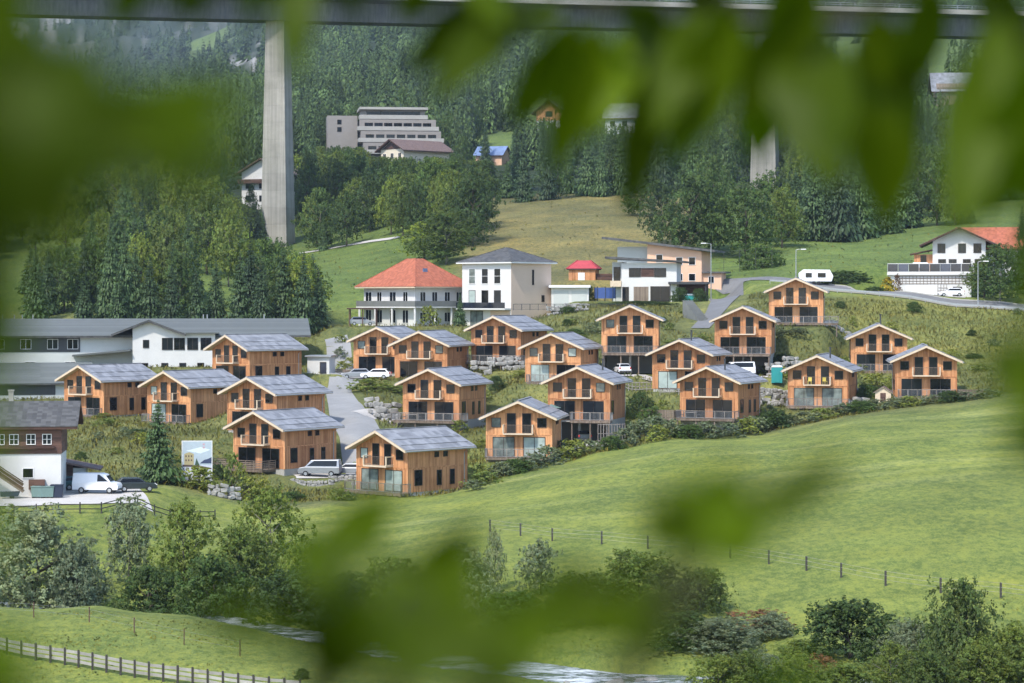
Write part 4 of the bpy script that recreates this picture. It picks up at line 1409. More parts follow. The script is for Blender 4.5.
t = bld('grey_barn', 'long barn with pale grey metal roof under the bridge at the upper right', 'barn', 970, 95, 810, -6)
part('wall', gable_wall(-11, 13, 0, 12, -4, 2.6, 6.4, 'deck_wood', 'x'), t)
part('roof', gable_mesh(-12, 14, 0, 14, 1.6, 7.8, .8, ['roof', 'old_wood'], 'x', .3), t)

# ------------------------------------------------------------------ motorway bridge
zb = CZ + (HY - 22) / F * 600
d0, d1 = at(-700, 0, 570).y, 0
u = Vector((F and (1024 / F * 600), 52.0, 0)).normalized()      # the deck runs off slightly away to the right
org = Vector(((278 - 512) / F * 600, 600, 0))
t = thing('motorway_bridge', 'high concrete motorway bridge crossing the top of the valley', 'bridge', (org.x, org.y, zb), math.atan2(u.y, u.x))
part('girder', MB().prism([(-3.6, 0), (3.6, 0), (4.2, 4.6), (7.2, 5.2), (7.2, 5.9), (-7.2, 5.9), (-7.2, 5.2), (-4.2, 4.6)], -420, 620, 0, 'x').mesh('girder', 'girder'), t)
part('parapet', MB().box(-420, 620, -7.35, -7.05, 5.3, 6.5).box(-420, 620, 7.05, 7.35, 5.3, 6.5).mesh('parapet', 'concrete'), t)
b = MB()
for i in range(260):
    b.box(-420 + i * 4 - .06, -420 + i * 4 + .06, -7.25, -7.13, 6.5, 7.5)
for z in (6.95, 7.45):
    b.box(-420, 620, -7.25, -7.13, z, z + .12)
part('railing', b.mesh('railing', 'grey_metal'), t)


def pier(h, w0, w1, dpt0, dpt1):
    b = MB()
    n = 10
    for i in range(n):
        a, c = i / n, (i + 1) / n
        wa, wc = w0 + (w1 - w0) * a, w0 + (w1 - w0) * c
        da, dc = dpt0 + (dpt1 - dpt0) * a, dpt0 + (dpt1 - dpt0) * c
        za, zc = -h + h * a, -h + h * c
        vs = [(-wa, -da, za), (wa, -da, za), (wa, da, za), (-wa, da, za), (-wc, -dc, zc), (wc, -dc, zc), (wc, dc, zc), (-wc, dc, zc)]
        b.add(vs, [(0, 1, 5, 4), (1, 2, 6, 5), (2, 3, 7, 6), (3, 0, 4, 7)])
    b.add([(-w0, -dpt0, -h), (w0, -dpt0, -h), (w0, dpt0, -h), (-w0, dpt0, -h)], [(3, 2, 1, 0)])
    return b.mesh('pier', 'pier')


ang = math.atan2(u.y, u.x)
for px_, hh in ((278, 0), (765, 0), (1290, 0)):
    s_ = (px_ - 512) / F
    # where the view ray crosses the bridge axis
    k = (s_ * org.y - org.x) / (u.x - s_ * u.y)
    wx, wy = org.x + u.x * k, org.y + u.y * k
    hgt = zb - float(H(np.array([wx]), np.array([wy]))[0]) + 4
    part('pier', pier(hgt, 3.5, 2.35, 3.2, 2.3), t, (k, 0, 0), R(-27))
# ------------------------------------------------------------------ vehicles
def car_body(prof, half, paint, low=0.28):
    """side profile (x along the car, z) drawn as polygon, cabin narrows to the top"""
    b = MB()
    body, cabin = prof
    k = len(body)
    for (poly, h0, h1, zlo, zhi) in ((body, half, half, 0, 1), (cabin, half - .03, half - .26, None, None)):
        zs = [p[1] for p in poly]
        lo, hi = min(zs), max(zs)
        L = [(p[0], -(h0 + (h1 - h0) * (p[1] - lo) / (hi - lo)), p[1]) for p in poly]
        Rr = [(p[0], (h0 + (h1 - h0) * (p[1] - lo) / (hi - lo)), p[1]) for p in poly]
        n = len(poly)
        b.add(L + Rr, [tuple(range(n)), tuple(range(2 * n - 1, n - 1, -1))] + [(i, (i + 1) % n, n + (i + 1) % n, n + i) for i in range(n)])
    return b.mesh('body', paint, False, .05)


CARS = {
    'car': (([(-2.1, .3), (2.1, .3), (2.12, .62), (1.95, .78), (1.0, .9), (-2.0, .95), (-2.12, .6)],
             [(-2.0, .92), (1.05, .88), (.35, 1.42), (-1.45, 1.46), (-1.95, 1.0)]), .88, 4.2, .31, [1.32, -1.28]),
    'van': (([(-2.45, .35), (2.45, .35), (2.5, .75), (2.3, 1.0), (1.6, 1.12), (-2.45, 1.1)],
             [(-2.45, 1.08), (1.68, 1.08), (.95, 1.88), (-2.35, 1.95)]), .95, 4.9, .33, [1.55, -1.5]),
    'cargo': (([(-2.5, .35), (2.3, .35), (2.35, .75), (2.2, 1.0), (1.5, 1.12), (-2.5, 1.15)],
               [(-2.5, 1.12), (1.6, 1.1), (.95, 1.9), (.5, 2.05), (-2.45, 2.05)]), .93, 4.8, .32, [1.45, -1.5]),
}


def vehicle(kind, name, label, paint, px, py, d, head, group=None, cat=None):
    """head: direction of the nose as seen, 0 = to the right, 90 = away"""
    prof, half, L, wr, ax = CARS[kind]
    p = gp(px, d)
    p.z += .12
    t = thing(name, label, cat or name.split('_')[-1], p, R(head), group)
    part('body', cached(('cb', kind, paint), lambda: car_body(prof, half, paint)), t)
    cab = prof[1]
    top = max(q[1] for q in cab); lo = min(q[1] for q in cab)
    x0 = min(q[0] for q in cab) + .32; x1 = [q for q in cab if q[0] > 0.9 or q[0] == max(c[0] for c in cab)][0][0]

    def wnd():
        b = MB()
        z0, z1 = lo + .12, top - .13
        tt = lambda z: half - .03 - .23 * (z - lo) / (top - lo) + .012
        xs1 = x1 - .15 - (z0 - lo) * .9; xs2 = x1 - .15 - (z1 - lo) * 1.35
        xs0 = x0 if kind != 'cargo' else .15
        xc = x0 + .22 if kind == 'car' else xs0
        for s_ in (-1, 1):
            b.add([(xs0, s_ * tt(z0), z0), (xs1, s_ * tt(z0), z0), (xs2, s_ * tt(z1), z1), (xc, s_ * tt(z1), z1),
                   (xs0, s_ * (tt(z0) - .03), z0), (xs1, s_ * (tt(z0) - .03), z0), (xs2, s_ * (tt(z1) - .03), z1), (xc, s_ * (tt(z1) - .03), z1)],
                  [(0, 1, 2, 3), (4, 7, 6, 5), (0, 4, 5, 1), (1, 5, 6, 2), (2, 6, 7, 3), (3, 7, 4, 0)])
        return b.mesh('side_window', 'glass')
    part('side_window', cached(('cw', kind), wnd), t)

    def ws(front):
        b = MB()
        if front:
            a = cab[1]; c = cab[2]
        else:
            a = cab[0]; c = cab[-1] if kind != 'car' else cab[3]
            a = cab[-1] if kind == 'car' else a
        f = .14
        p0 = (a[0] + (c[0] - a[0]) * f, a[1] + (c[1] - a[1]) * f); p1 = (a[0] + (c[0] - a[0]) * (1 - f), a[1] + (c[1] - a[1]) * (1 - f))
        if not front and kind != 'car':
            p0 = (a[0], a[1] + .25); p1 = (c[0], c[1] - .15)
        o = .02 if front else -.02
        w0 = half - .14; w1 = half - .32
        b.add([(p0[0] + o, -w0, p0[1] + .012), (p0[0] + o, w0, p0[1] + .012), (p1[0] + o, w1, p1[1] + .012), (p1[0] + o, -w1, p1[1] + .012),
               (p0[0] - o, -w0, p0[1] - .012), (p0[0] - o, w0, p0[1] - .012), (p1[0] - o, w1, p1[1] - .012), (p1[0] - o, -w1, p1[1] - .012)],
              [(0, 1, 2, 3), (4, 7, 6, 5), (0, 4, 5, 1), (1, 5, 6, 2), (2, 6, 7, 3), (3, 7, 4, 0)])
        return b.mesh('windscreen', 'glass')
    part('windscreen', cached(('ws', kind), lambda: ws(True)), t)
    if kind != 'cargo':
        part('rear_window', cached(('wr', kind), lambda: ws(False)), t)
    tm = cached(('tyre', wr), lambda: MB().tube([(0, -.11, 0), (0, .11, 0)], wr, 16).mesh('wheel', 'rubber'))
    rm = cached(('rim', wr), lambda: MB().tube([(0, -.12, 0), (0, .12, 0)], wr * .6, 10).mesh('rim', 'rim'))
    for x in ax:
        for s_ in (-1, 1):
            w = part('wheel', tm, t, (x, s_ * (half - .08), wr))
            part('rim', rm, w)
    nose = max(q[0] for q in prof[0]); tail = min(q[0] for q in prof[0])
    hl = cached(('hl', kind), lambda: MB().box(nose - .22, nose + .01, -.16, .16, .62, .76).mesh('headlight', 'lamp', False, .02))
    tl = cached(('tl', kind), lambda: MB().box(tail - .01, tail + .08, -.1, .1, .72, .98).mesh('tail_light', 'red', False, .02))
    for s_ in (-1, 1):
        part('headlight', hl, t, (0, s_ * (half - .24), 0))
        part('tail_light', tl, t, (0, s_ * (half - .14), 0))
    part('bumper', cached(('bp', kind), lambda: MB().box(nose - .1, nose + .05, -half + .05, half - .05, .3, .48).box(tail - .05, tail + .1, -half + .05, half - .05, .32, .5).mesh('bumper', 'dark_metal', False, .02)), t)
    return t


vehicle('cargo', 'cargo_van', 'white cargo van parked in the farmyard', 'paint_white', 98, None, 250, -6)
vehicle('car', 'parked_car', 'dark teal car half hidden behind the white cargo van in the farmyard', 'paint_teal', 78, None, 254.5, 30, cat='car')
vehicle('car', 'parked_car', 'black car at the edge of the farmyard under the grassy bank', 'paint_dark', 136, None, 252, 14, cat='car')
vehicle('van', 'passenger_van', 'silver van parked along the flank of the chalet with the dark terrace', 'paint_silver', 320, None, 283.6, 174)
vehicle('car', 'parked_car', 'silver car parked beside the silver van', 'paint_silver', 349, None, 285.5, 172, cat='car')
vehicle('car', 'parked_car', 'silver car parked in front of the half hidden upper chalet', 'paint_silver', 356, None, 345, 185, cat='car')
vehicle('car', 'parked_car', 'low white car beside the flower bush under the upper chalets', 'paint_white', 376, None, 344, 172, cat='car')
vehicle('car', 'parked_car', 'white car standing inside the garage below the white modern house', 'paint_white', 622, None, 337.5, 100, cat='car')
vehicle('van', 'passenger_van', 'white van under the terrace of the chalet at the access road', 'paint_white', 737, None, 338.2, 190)
vehicle('car', 'parked_car', 'dark car inside the open garage in the middle of the village', 'paint_dark', 583, None, 303, 95, cat='car')
vehicle('car', 'parked_car', 'white car in front of the garage door beside the road', 'paint_white', 951, None, 408, 178, cat='car')
vehicle('car', 'parked_car', 'blue grey car under the pergola of the red roofed villa', 'paint_silver', 362, None, 398.5, 5, cat='car')
# caravan behind the hedge
t = thing('caravan', 'white caravan parked behind the topmost chalet beside the clipped hedge', 'caravan', gp(816, 414), R(-4))
part('body', MB().prism([(-2.9, .5), (2.6, .5), (2.9, 1.4), (2.3, 2.5), (-2.2, 2.55), (-3.0, 1.9)], -1.1, 1.1).mesh('body', 'paint_white', False, .08), t)
window(t, .9, -1.1, 1.3, 1.2, .6, 0, 'frame_dark')
window(t, -1.3, -1.1, 1.3, .9, .6, 0, 'frame_dark')
for x in (-.4, .4):
    part('wheel', MB().tube([(x, -1.08, .3), (x, -.9, .3)], .3, 12).mesh('wheel', 'rubber'), t)

# ------------------------------------------------------------------ yard clutter
wm = cached('wbin', lambda: MB().prism([(-.6, .18), (.6, .18), (.68, 1.15), (-.68, 1.15)], -.5, .5).mesh('body', 'bin_green', False, .03))
for i, (px_, lab) in enumerate(((38.5, 'grey green waste container at the foot of the outside stairs'), (47.5, 'grey green waste container next to the dark one by the farmhouse wall'))):
    t = thing('waste_container', lab, 'waste container', gp(px_, 244.2), .1 * i)
    part('body', wm, t)
    part('lid', cached('wlid', lambda: MB().box(-.72, .72, -.55, .55, 1.15, 1.25).mesh('lid', 'bin_green', False, .03)), t)
    for x in (-.5, .5):
        part('wheel', cached('wwh', lambda: MB().tube([(0, -.45, .1), (0, .45, .1)], .1, 8).mesh('wheel', 'rubber')), t, (x, 0, 0))
t = thing('waste_container', 'dark navy waste container at the white corner of the farmhouse', 'waste container', gp(57, 244.4), .1)
part('body', MB().prism([(-.55, .1), (.55, .1), (.62, 1.3), (-.62, 1.3)], -.5, .5).mesh('body', 'bin_dark', False, .03), t)
part('lid', MB().box(-.66, .66, -.55, .55, 1.3, 1.4).mesh('lid', 'bin_dark', False, .03), t)
t = thing('wheelbarrow', 'low dark cart at the foot of the farmhouse stairs on the left', 'cart', gp(10, 243.5), .2)
part('tub', MB().prism([(-.9, .3), (.8, .3), (1.0, .75), (-1.0, .75)], -.5, .5).mesh('tub', 'bin_dark', False, .03), t)
for y in (-.45, .45):
    part('wheel', MB().tube([(.2, y - .04, .25), (.2, y + .04, .25)], .25, 10).mesh('wheel', 'rubber'), t)

t = thing('portable_toilet', 'teal portable toilet between two chalets above the stone wall', 'toilet cabin', gp(777, 331, .05), R(-8))
part('cabin', MB().box(-.75, .75, -.6, .6, 0, 2.15).mesh('cabin', 'teal', False, .04), t)
part('roof', MB().prism([(-.8, 2.15), (.8, 2.15), (.6, 2.4), (-.6, 2.4)], -.65, .65).mesh('roof', 'paint_white', False, .03), t)
part('door', MB().box(-.35, .35, -.64, -.6, .1, 1.95).mesh('door', 'teal'), t)

# billboard: a printed landscape picture on a tall board
t = thing('billboard', 'tall billboard with a printed house picture beside the dark spruce', 'billboard', gp(197, 266), R(2))
part('board', MB().box(-1.68, 1.68, 0, .12, .5, 5.0).mesh('board', 'frame_white'), t)
for x in (-1.4, 1.4):
    part('post', MB().box(x - .07, x + .07, .13, .27, -1, 4.8).mesh('post', 'deck_wood'), t)


def flatmat(n, c):
    M[n] = rough_mat(n, c, .5, .08, 2.5, 0)
    return n


pic = MB()
prints = [flatmat('print_sky', (.42, .49, .55)), flatmat('print_yellow', (.40, .34, .19)), flatmat('print_navy', (.045, .06, .12)), flatmat('print_green', (.05, .09, .06)),
          flatmat('print_pale', (.55, .57, .63)), flatmat('print_brown', (.10, .07, .06)), flatmat('print_pink', (.5, .32, .36)), flatmat('print_cloud', (.66, .74, .8))]


def flat(poly, lvl, mi):
    pic.prism(poly, -.004 - .004 * lvl, -.001 - .004 * (lvl - 1) if lvl else -.001, mi)


flat([(-1.6, 2.3), (1.6, 2.3), (1.6, 4.92), (-1.6, 4.92)], 0, 0)
flat([(-1.6, .58), (1.6, .58), (1.6, 2.3), (-1.6, 2.3)], 0, 4)
flat([(-1.2, 3.9), (.4, 3.6), (1.5, 4.0), (.4, 4.3)], 1, 7)
flat([(-1.4, 2.35), (-.35, 2.35), (-.35, 3.55), (-.85, 3.75), (-1.4, 3.55)], 2, 1)
for x, z in ((-1.2, 3.2), (-.9, 3.2), (-.6, 3.2), (-1.2, 2.75), (-.9, 2.75), (-.6, 2.75)):
    flat([(x - .07, z), (x + .07, z), (x + .07, z + .2), (x - .07, z + .2)], 3, 5)
flat([(-.25, 2.3), (.3, 2.3), (.1, 2.7), (-.05, 3.1)], 2, 3)
flat([(.3, 2.5), (1.6, 2.5), (1.6, 3.2), (1.2, 3.0), (.8, 2.9)], 2, 2)
flat([(-1.6, 2.15), (0, 2.1), (1.6, 1.85), (1.6, 2.0), (0, 2.32), (-1.6, 2.38)], 2, 5)
for x, z, w, h in ((.15, 1.1, .1, .5), (.8, 1.0, .16, .28), (.25, .9, .1, .3), (1.1, 1.5, .35, .08)):
    flat([(x - w, z), (x + w, z), (x + w * .7, z + h), (x - w * .7, z + h)], 2, 2 if w < .3 else 5)
for z in (4.15, 4.5):
    flat([(.62, z), (.86, z), (.86, z + .2), (.62, z + .2)], 2, 6)
part('picture', pic.mesh('picture', prints), t)

t = thing('garden_hut', 'small pale wooden hut at the shrubs between the two rightmost lower chalets', 'hut', gp(883, 312), R(-12))
part('wall', gable_wall(-1.0, 1.0, 0, 1.8, -.5, 1.3, 1.9, 'pale_wood'), t)
part('roof', gable_mesh(-1.0, 1.0, 0, 1.8, 1.25, 1.9, .2, ['roof_brown', 'pale_wood'], 'y', .06), t)
part('door', MB().box(-.35, .35, -.04, 0, 0, 1.15).mesh('door', 'old_wood'), t)

# street lamps
def lamp(px, d, top_py, side, label):
    p = gp(px, d)
    h = (CZ + (HY - top_py) / F * d) - p.z
    t = thing('street_lamp', label, 'street lamp', p)
    part('pole', MB().tube([(0, 0, -.3), (0, 0, h * .5), (0, 0, h)], [.11, .08, .06], 8).mesh('pole', 'grey_metal'), t)
    part('arm', MB().tube([(0, 0, h), (side * .5, 0, h + .12), (side * 1.1, 0, h + .1)], .045, 6).mesh('arm', 'grey_metal'), t)
    part('lamp_head', MB().box(side * 1.3 - .45, side * 1.3 + .45, -.16, .16, h + .04, h + .2).mesh('lamp_head', 'frame_white', False, .04), t)


lamp(796, 416, 250, 1, 'grey street lamp above the topmost chalet')
lamp(978, 397, 262, 1, 'pale street lamp at the road in front of the large round bush')
lamp(711, 420, 244, -1, 'slender street lamp at the upper end of the access road')


# ------------------------------------------------------------------ fences
def fence(name, label, pts, step, h, rails, mat, post_w=.12, rail_h=.12, rail_t=.05, cat='fence', wires=False, base=0.0, wmat=None, behind=1):
    """pts: list of (px, d); posts follow the ground"""
    P2 = [Vector((*xy(px, d), 0)) for px, d in pts]
    L = [0]
    for a, b_ in zip(P2[:-1], P2[1:]):
        L.append(L[-1] + (b_ - a).length)
    n = max(2, round(L[-1] / step) + 1)
    out = []
    for i in range(n):
        s = L[-1] * i / (n - 1)
        for k in range(len(P2) - 1):
            if s <= L[k + 1] + 1e-6:
                f = (s - L[k]) / (L[k + 1] - L[k])
                out.append(P2[k].lerp(P2[k + 1], f)); break
    zs = H(np.array([p.x for p in out]), np.array([p.y for p in out]))
    o0 = Vector((out[0].x, out[0].y, zs[0] + base))
    t = thing(name, label, cat, o0)
    loc = [Vector((p.x, p.y, z + base)) - o0 for p, z in zip(out, zs)]
    pm = cached(('fp', post_w, h, mat), lambda: MB().box(-post_w / 2, post_w / 2, -post_w / 2, post_w / 2, -.7, h).mesh('post', mat))
    for i, p in enumerate(loc[:100]):
        part('post', pm, t, p, random.uniform(-.1, .1))
    for z in rails:
        b = MB()
        for a, c in zip(loc[:-1], loc[1:]):
            j = random.uniform(-.02, .02)
            q0, q1 = a + Vector((0, behind * (-post_w / 2 - rail_t / 2 - .004), z + j)), c + Vector((0, behind * (-post_w / 2 - rail_t / 2 - .004), z - j))
            if wires:
                b.tube([q0, (q0 + q1) / 2 - Vector((0, 0, .03)), q1], rail_t, 4, 0, False)
            else:
                b.bar(q0, q1, rail_t, rail_h)
        part('wire' if wires else 'rail', b.mesh('rail', wmat or mat), t)
    return t


fence('wooden_fence', 'silvered wooden board fence running down across the bottom left grass',
      [(-70, 164.5), (0, 160), (60, 157), (120, 153.5), (180, 150), (245, 146.5), (300, 143.5)], 1.32, 1.15, (.35, .64, .93), 'fence_dark', .12, .18, .05, wmat='grey_pale', behind=-1)
fence('wooden_fence', 'low dark wooden fence along the front edge of the farmyard',
      [(-30, 233), (60, 232.5), (112, 235), (154, 239), (215, 246)], 2.2, 1.1, (.45, .9), 'fence_dark', .11, .09, .05)
fence('wire_fence', 'thin wire pasture fence on dark posts across the meadow', [(q, d_on(q, r_, 165, 240)) for q, r_ in ((490, 532), (552, 541), (612, 545), (690, 552), (794, 568), (859, 582), (928, 592), (998, 598), (1070, 606))],
      5.2, 1.15, (.45, .8, 1.12), 'fence_dark', .15, .1, .009, wires=True, wmat='grey_pale')
fence('wire_fence', 'faint wire fence in the bottom left grass behind the wooden fence', [(-20, 178), (90, 172), (160, 166), (240, 161)], 6.0, 1.1, (.5, .95), 'old_wood', .07, .1, .005, wires=True, wmat='grey_metal')
fence('guard_rail', 'grey steel guard rail along the road above the grass slope', [(770, 413), (830, 406.5), (880, 401.5), (950, 397.5), (1024, 393.5), (1100, 391)], 2.6, .62, (.52,), 'grey_metal', .10, .30, .06, cat='guard rail')
fence('picket_fence', 'brown picket fence below the road side of the upper left chalets', [(325, 350), (338, 349.5), (350, 349)], 1.0, 1.0, (.3, .55, .8), 'deck_wood', .1, .2, .04)
fence('mesh_fence', 'tall ball court fence behind the top of the access road', [(708, 440), (740, 441), (772, 440)], 3.0, 4.0, (1.0, 2.0, 3.0, 3.9), 'dark_metal', .06, .03, .02)
fence('garden_fence', 'grey lattice fence beside the open garage in the middle of the village', [(598, 298.5), (612, 298.5), (625, 299)], .35, 2.6, (.5, 1.4, 2.5), 'grey_wood', .09, .08, .03)
fence('garden_fence', 'low grey fence before the chalet with the white curtains', [(660, 322), (690, 321), (715, 322)], 1.2, .9, (.4, .8), 'grey_wood', .09, .08, .03)
fence('garden_fence', 'grey slatted fence along the terrace bank below the open garage chalets', [(625, 329), (645, 328.5), (665, 328.5)], .5, 1.3, (.3, .7, 1.2), 'grey_wood', .1, .1, .03)


# ------------------------------------------------------------------ stone walls and boulder banks
def boulders(name, label, pts, rows, size, cat='stone wall', lean=.35, seed=0, flat=1.0, group=None, sink=0.0):
    r = random.Random(seed)
    P2 = [Vector((*xy(px, d), 0)) for px, d in pts]
    o0 = gw(P2[0].x, P2[0].y)
    bm = bmesh.new()
    for a, b_ in zip(P2[:-1], P2[1:]):
        L = (b_ - a).length
        dr = (b_ - a).normalized(); nm = Vector((-dr.y, dr.x, 0))
        if nm.y < 0:
            nm = -nm
        for k in range(rows):
            s = -size * .3
            while s < L:
                w = size * r.choice((.5, .7, .9, 1.1, 1.4, 1.8)) * r.uniform(.85, 1.15)
                p = a + dr * (s + w / 2) + nm * (k * size * lean)
                z = float(H(np.array([p.x]), np.array([p.y - .0]))[0]) if k == 0 else z0
                z0 = z
                c = Vector((p.x, p.y, z - sink + size * flat * (.40 + .78 * k) + r.uniform(-.06, .06))) - o0
                hx, hy, hz = w * .52, size * r.uniform(.45, .7), size * flat * r.uniform(.36, .56)
                if r.random() < .06:
                    s += w
                    continue
                clip = (r.uniform(.7, 1), r.uniform(.7, 1), r.uniform(.6, .9))
                ico = bmesh.ops.create_icosphere(bm, subdivisions=2, radius=1.0)
                rot = Matrix.Rotation(math.atan2(dr.y, dr.x) + r.uniform(-.25, .25), 3, 'Z') @ Matrix.Rotation(r.uniform(-.3, .3), 3, 'Y')
                for v in ico['verts']:
                    q = v.co.copy()
                    q = Vector([math.copysign(min(abs(t) ** .8 * 1.12, cl), t) for t, cl in zip(q, clip)])
                    q *= 1 + r.uniform(-.10, .10)
                    v.co = c + rot @ Vector((q.x * hx, q.y * hy, q.z * hz))
                s += w
    me = bpy.data.meshes.new(name); bm.to_mesh(me); bm.free()
    me.materials.append(M['stone'])
    return solo(name, me, label, cat, o0, group=group)


boulders('boulder_bank', 'heap of pale boulders beside the street, left of the long railed deck', [(370, 315.5), (384, 316), (402, 317)], 5, .85, 'boulders', .9, 1)
boulders('stone_wall', 'dry stone wall holding up the bay where the silver van stands', [(277, 280), (300, 279.7), (330, 280), (360, 281)], 4, .48, seed=2, sink=.95)
boulders('stone_wall', 'short pale stone wall above the river trees at the end of the farmyard fence', [(209, 262), (224, 262), (241, 263)], 3, .6, seed=3)
boulders('boulder_bank', 'row of large pale rocks under the fenced terrace, behind the bare fronted chalet', [(472, 345.5), (490, 345.5), (508, 346), (524, 347)], 3, .8, 'boulders', .9, 4)
boulders('stone_wall', 'grey rock wall on two levels beside the teal toilet cabin', [(757, 323), (775, 323.5), (792, 325)], 4, .75, seed=5)
boulders('stone_wall', 'grey rock wall behind the teal toilet cabin', [(768, 338), (786, 339), (800, 340)], 3, .75, seed=6)
boulders('stone_wall', 'long low garden wall of grey stone in front of the flat garage', [(548, 384), (566, 385), (586, 386)], 3, .5, seed=7)
boulders('boulder_bank', 'rocks under the right end of the topmost chalet', [(824, 359), (838, 361), (852, 363)], 2, .8, 'boulders', .5, 9)
boulders('boulder_bank', 'row of grey river stones on the far bank behind the stream', [(222, 195.5), (270, 191.5), (330, 186.5), (380, 182.5)], 1, .8, 'river stones', .3, 10, .6)
boulders('boulder_bank', 'pale rocks around the chalets beside the grass slope in the right part of the village', [(846, 330), (860, 328), (872, 327)], 2, 1.0, 'boulders', .5, 12)
boulders('rock_outcrop', 'pale rock outcrop at the edge of the left meadow', [(76, 610), (90, 608), (104, 612)], 3, 4.0, 'rock', .5, 13)
boulders('stone_wall', 'low pale wall in front of the teal toilet cabin between the right chalets', [(840, 318), (856, 318), (868, 319)], 2, .8, seed=14)
for i, (px_, d_, s_) in enumerate(((575, 166, 1.0), (610, 163, 1.4), (652, 162.5, .9), (560, 164, .8), (300, 184.5, 1.0), (420, 174, 1.1), (640, 164.5, 1.2))):
    boulders('river_boulder', 'dark boulder lying in the rushing river', [(px_, d_), (px_ + 8 * s_, d_)], 1, 1.1 * s_, 'boulder', .3, 40 + i, .55, 'boulders in the river')

# concrete steps and lawn kerb under the white modern house
solo('garden_stairs', (lambda b: [b.box(-.8, .8, i * .5, i * .5 + .5, -1, .25 * i) for i in range(14)] and b)(MB()).mesh('garden_stairs', 'concrete_dark'),
     'narrow concrete garden stairs on the lawn slope below the carport', 'stairs', gp(706, 372), R(20))
# ------------------------------------------------------------------ vegetation
def unit(n):
    v = rng.normal(size=(n, 3))
    return v / np.linalg.norm(v, axis=1)[:, None]


def leaf_quads(c, nrm, ln, wd, up=None):
    """rhombic leaves at c facing nrm; ln, wd arrays"""
    n = len(c)
    a = np.cross(nrm, unit(n))
    a /= np.linalg.norm(a, axis=1)[:, None] + 1e-9
    b = np.cross(nrm, a)
    ln = ln[:, None]; wd = wd[:, None]
    v = np.stack([c - a * ln, c + b * wd - a * ln * .1, c + a * ln, c - b * wd - a * ln * .1], 1).reshape(-1, 3)
    return v, np.arange(n * 4).reshape(n, 4)


def crown_mesh(name, mat, n=4200, lobes=18, leaf=.024, rise=.12, spread=.5, top=1.0, gap=.25, bottom=.12, columnar=0.0, seed=0, ragged=.16):
    """unit tall broadleaf crown with leaves gathered in clumps on limbs"""
    global rng
    rng = np.random.default_rng(100 + seed)
    L = []
    for i in range(lobes):
        t = (i + .5) / lobes
        z = bottom + .05 + (top - bottom - .14) * t
        prof = (math.sin(math.pi * min(1, (t * .86 + .13))) ** .75) * (1 - columnar * .45) if bottom > .04 else (1 - .85 * t ** 2.2) ** .5
        a = i * 2.399963 + rng.uniform(-.4, .4)
        rr = spread * prof * rng.uniform(.35, .95)
        L.append((rr * math.cos(a), rr * math.sin(a), z + rng.uniform(-.05, .05), rng.uniform(.10, .19) * (1.15 - .35 * t)))
    for i in range(3):
        L.append((rng.uniform(-.08, .08), rng.uniform(-.08, .08), top - .12 - .1 * i, rng.uniform(.09, .13)))
    L = np.array(L)
    # clumps
    nc = n // 14
    li = rng.choice(len(L), nc, p=(L[:, 3] ** 2) / (L[:, 3] ** 2).sum())
    dirn = unit(nc); dirn[:, 2] = dirn[:, 2] * .9 + .15
    dirn /= np.linalg.norm(dirn, axis=1)[:, None]
    rad = L[li, 3] * np.where(rng.random(nc) < gap, rng.uniform(.25, .8, nc), rng.uniform(.82, 1.0 + ragged * 2, nc))
    cc = L[li, :3] + dirn * rad[:, None] * np.array([1.15, 1.15, .9])
    k = 14
    cr = .022 + .03 * rng.random(nc)
    c = np.repeat(cc, k, 0) + unit(nc * k) * (np.repeat(cr, k) * rng.random(nc * k) ** .5)[:, None]
    nr = np.repeat(dirn, k, 0) * .75 + unit(nc * k) * .75 + np.array([0, 0, .25])
    nr /= np.linalg.norm(nr, axis=1)[:, None]
    s = leaf * rng.uniform(.6, 1.35, nc * k)
    v, q = leaf_quads(c, nr, s, s * .62)
    v[:, 2] = np.clip(v[:, 2], bottom * .4, 1.03)
    tint = np.repeat(np.repeat(rng.uniform(.72, 1.25, nc), k) * rng.uniform(.8, 1.2, nc * k), 4)
    hue = np.repeat(np.repeat(rng.uniform(-.1, .1, nc), k), 4)
    t3 = np.stack([tint * (1 + hue), tint, tint * (1 - hue)], -1)
    return np_mesh(name, v, q, mat, t3)


def trunk_mesh(name, mat, h=.75, r=.022, limbs=7, seed=0, low=.2):
    rr = random.Random(seed)
    b = MB()
    pts = [(rr.uniform(-.012, .012) * i, rr.uniform(-.012, .012) * i, -.04 + h * i / 5) for i in range(6)]
    b.tube(pts, [r * (1 - .8 * i / 5) for i in range(6)], 7)
    for i in range(limbs):
        t = low + (.9 - low) * i / limbs
        a = i * 2.4; z = h * t
        e = .34 * (1 - t * .5)
        b.tube([(0, 0, z), (e * .5 * math.cos(a), e * .5 * math.sin(a), z + .08), (e * math.cos(a), e * math.sin(a), z + .17)], [r * .5 * (1 - t * .5), r * .3, r * .1], 5)
    return b.mesh(name, mat, True)


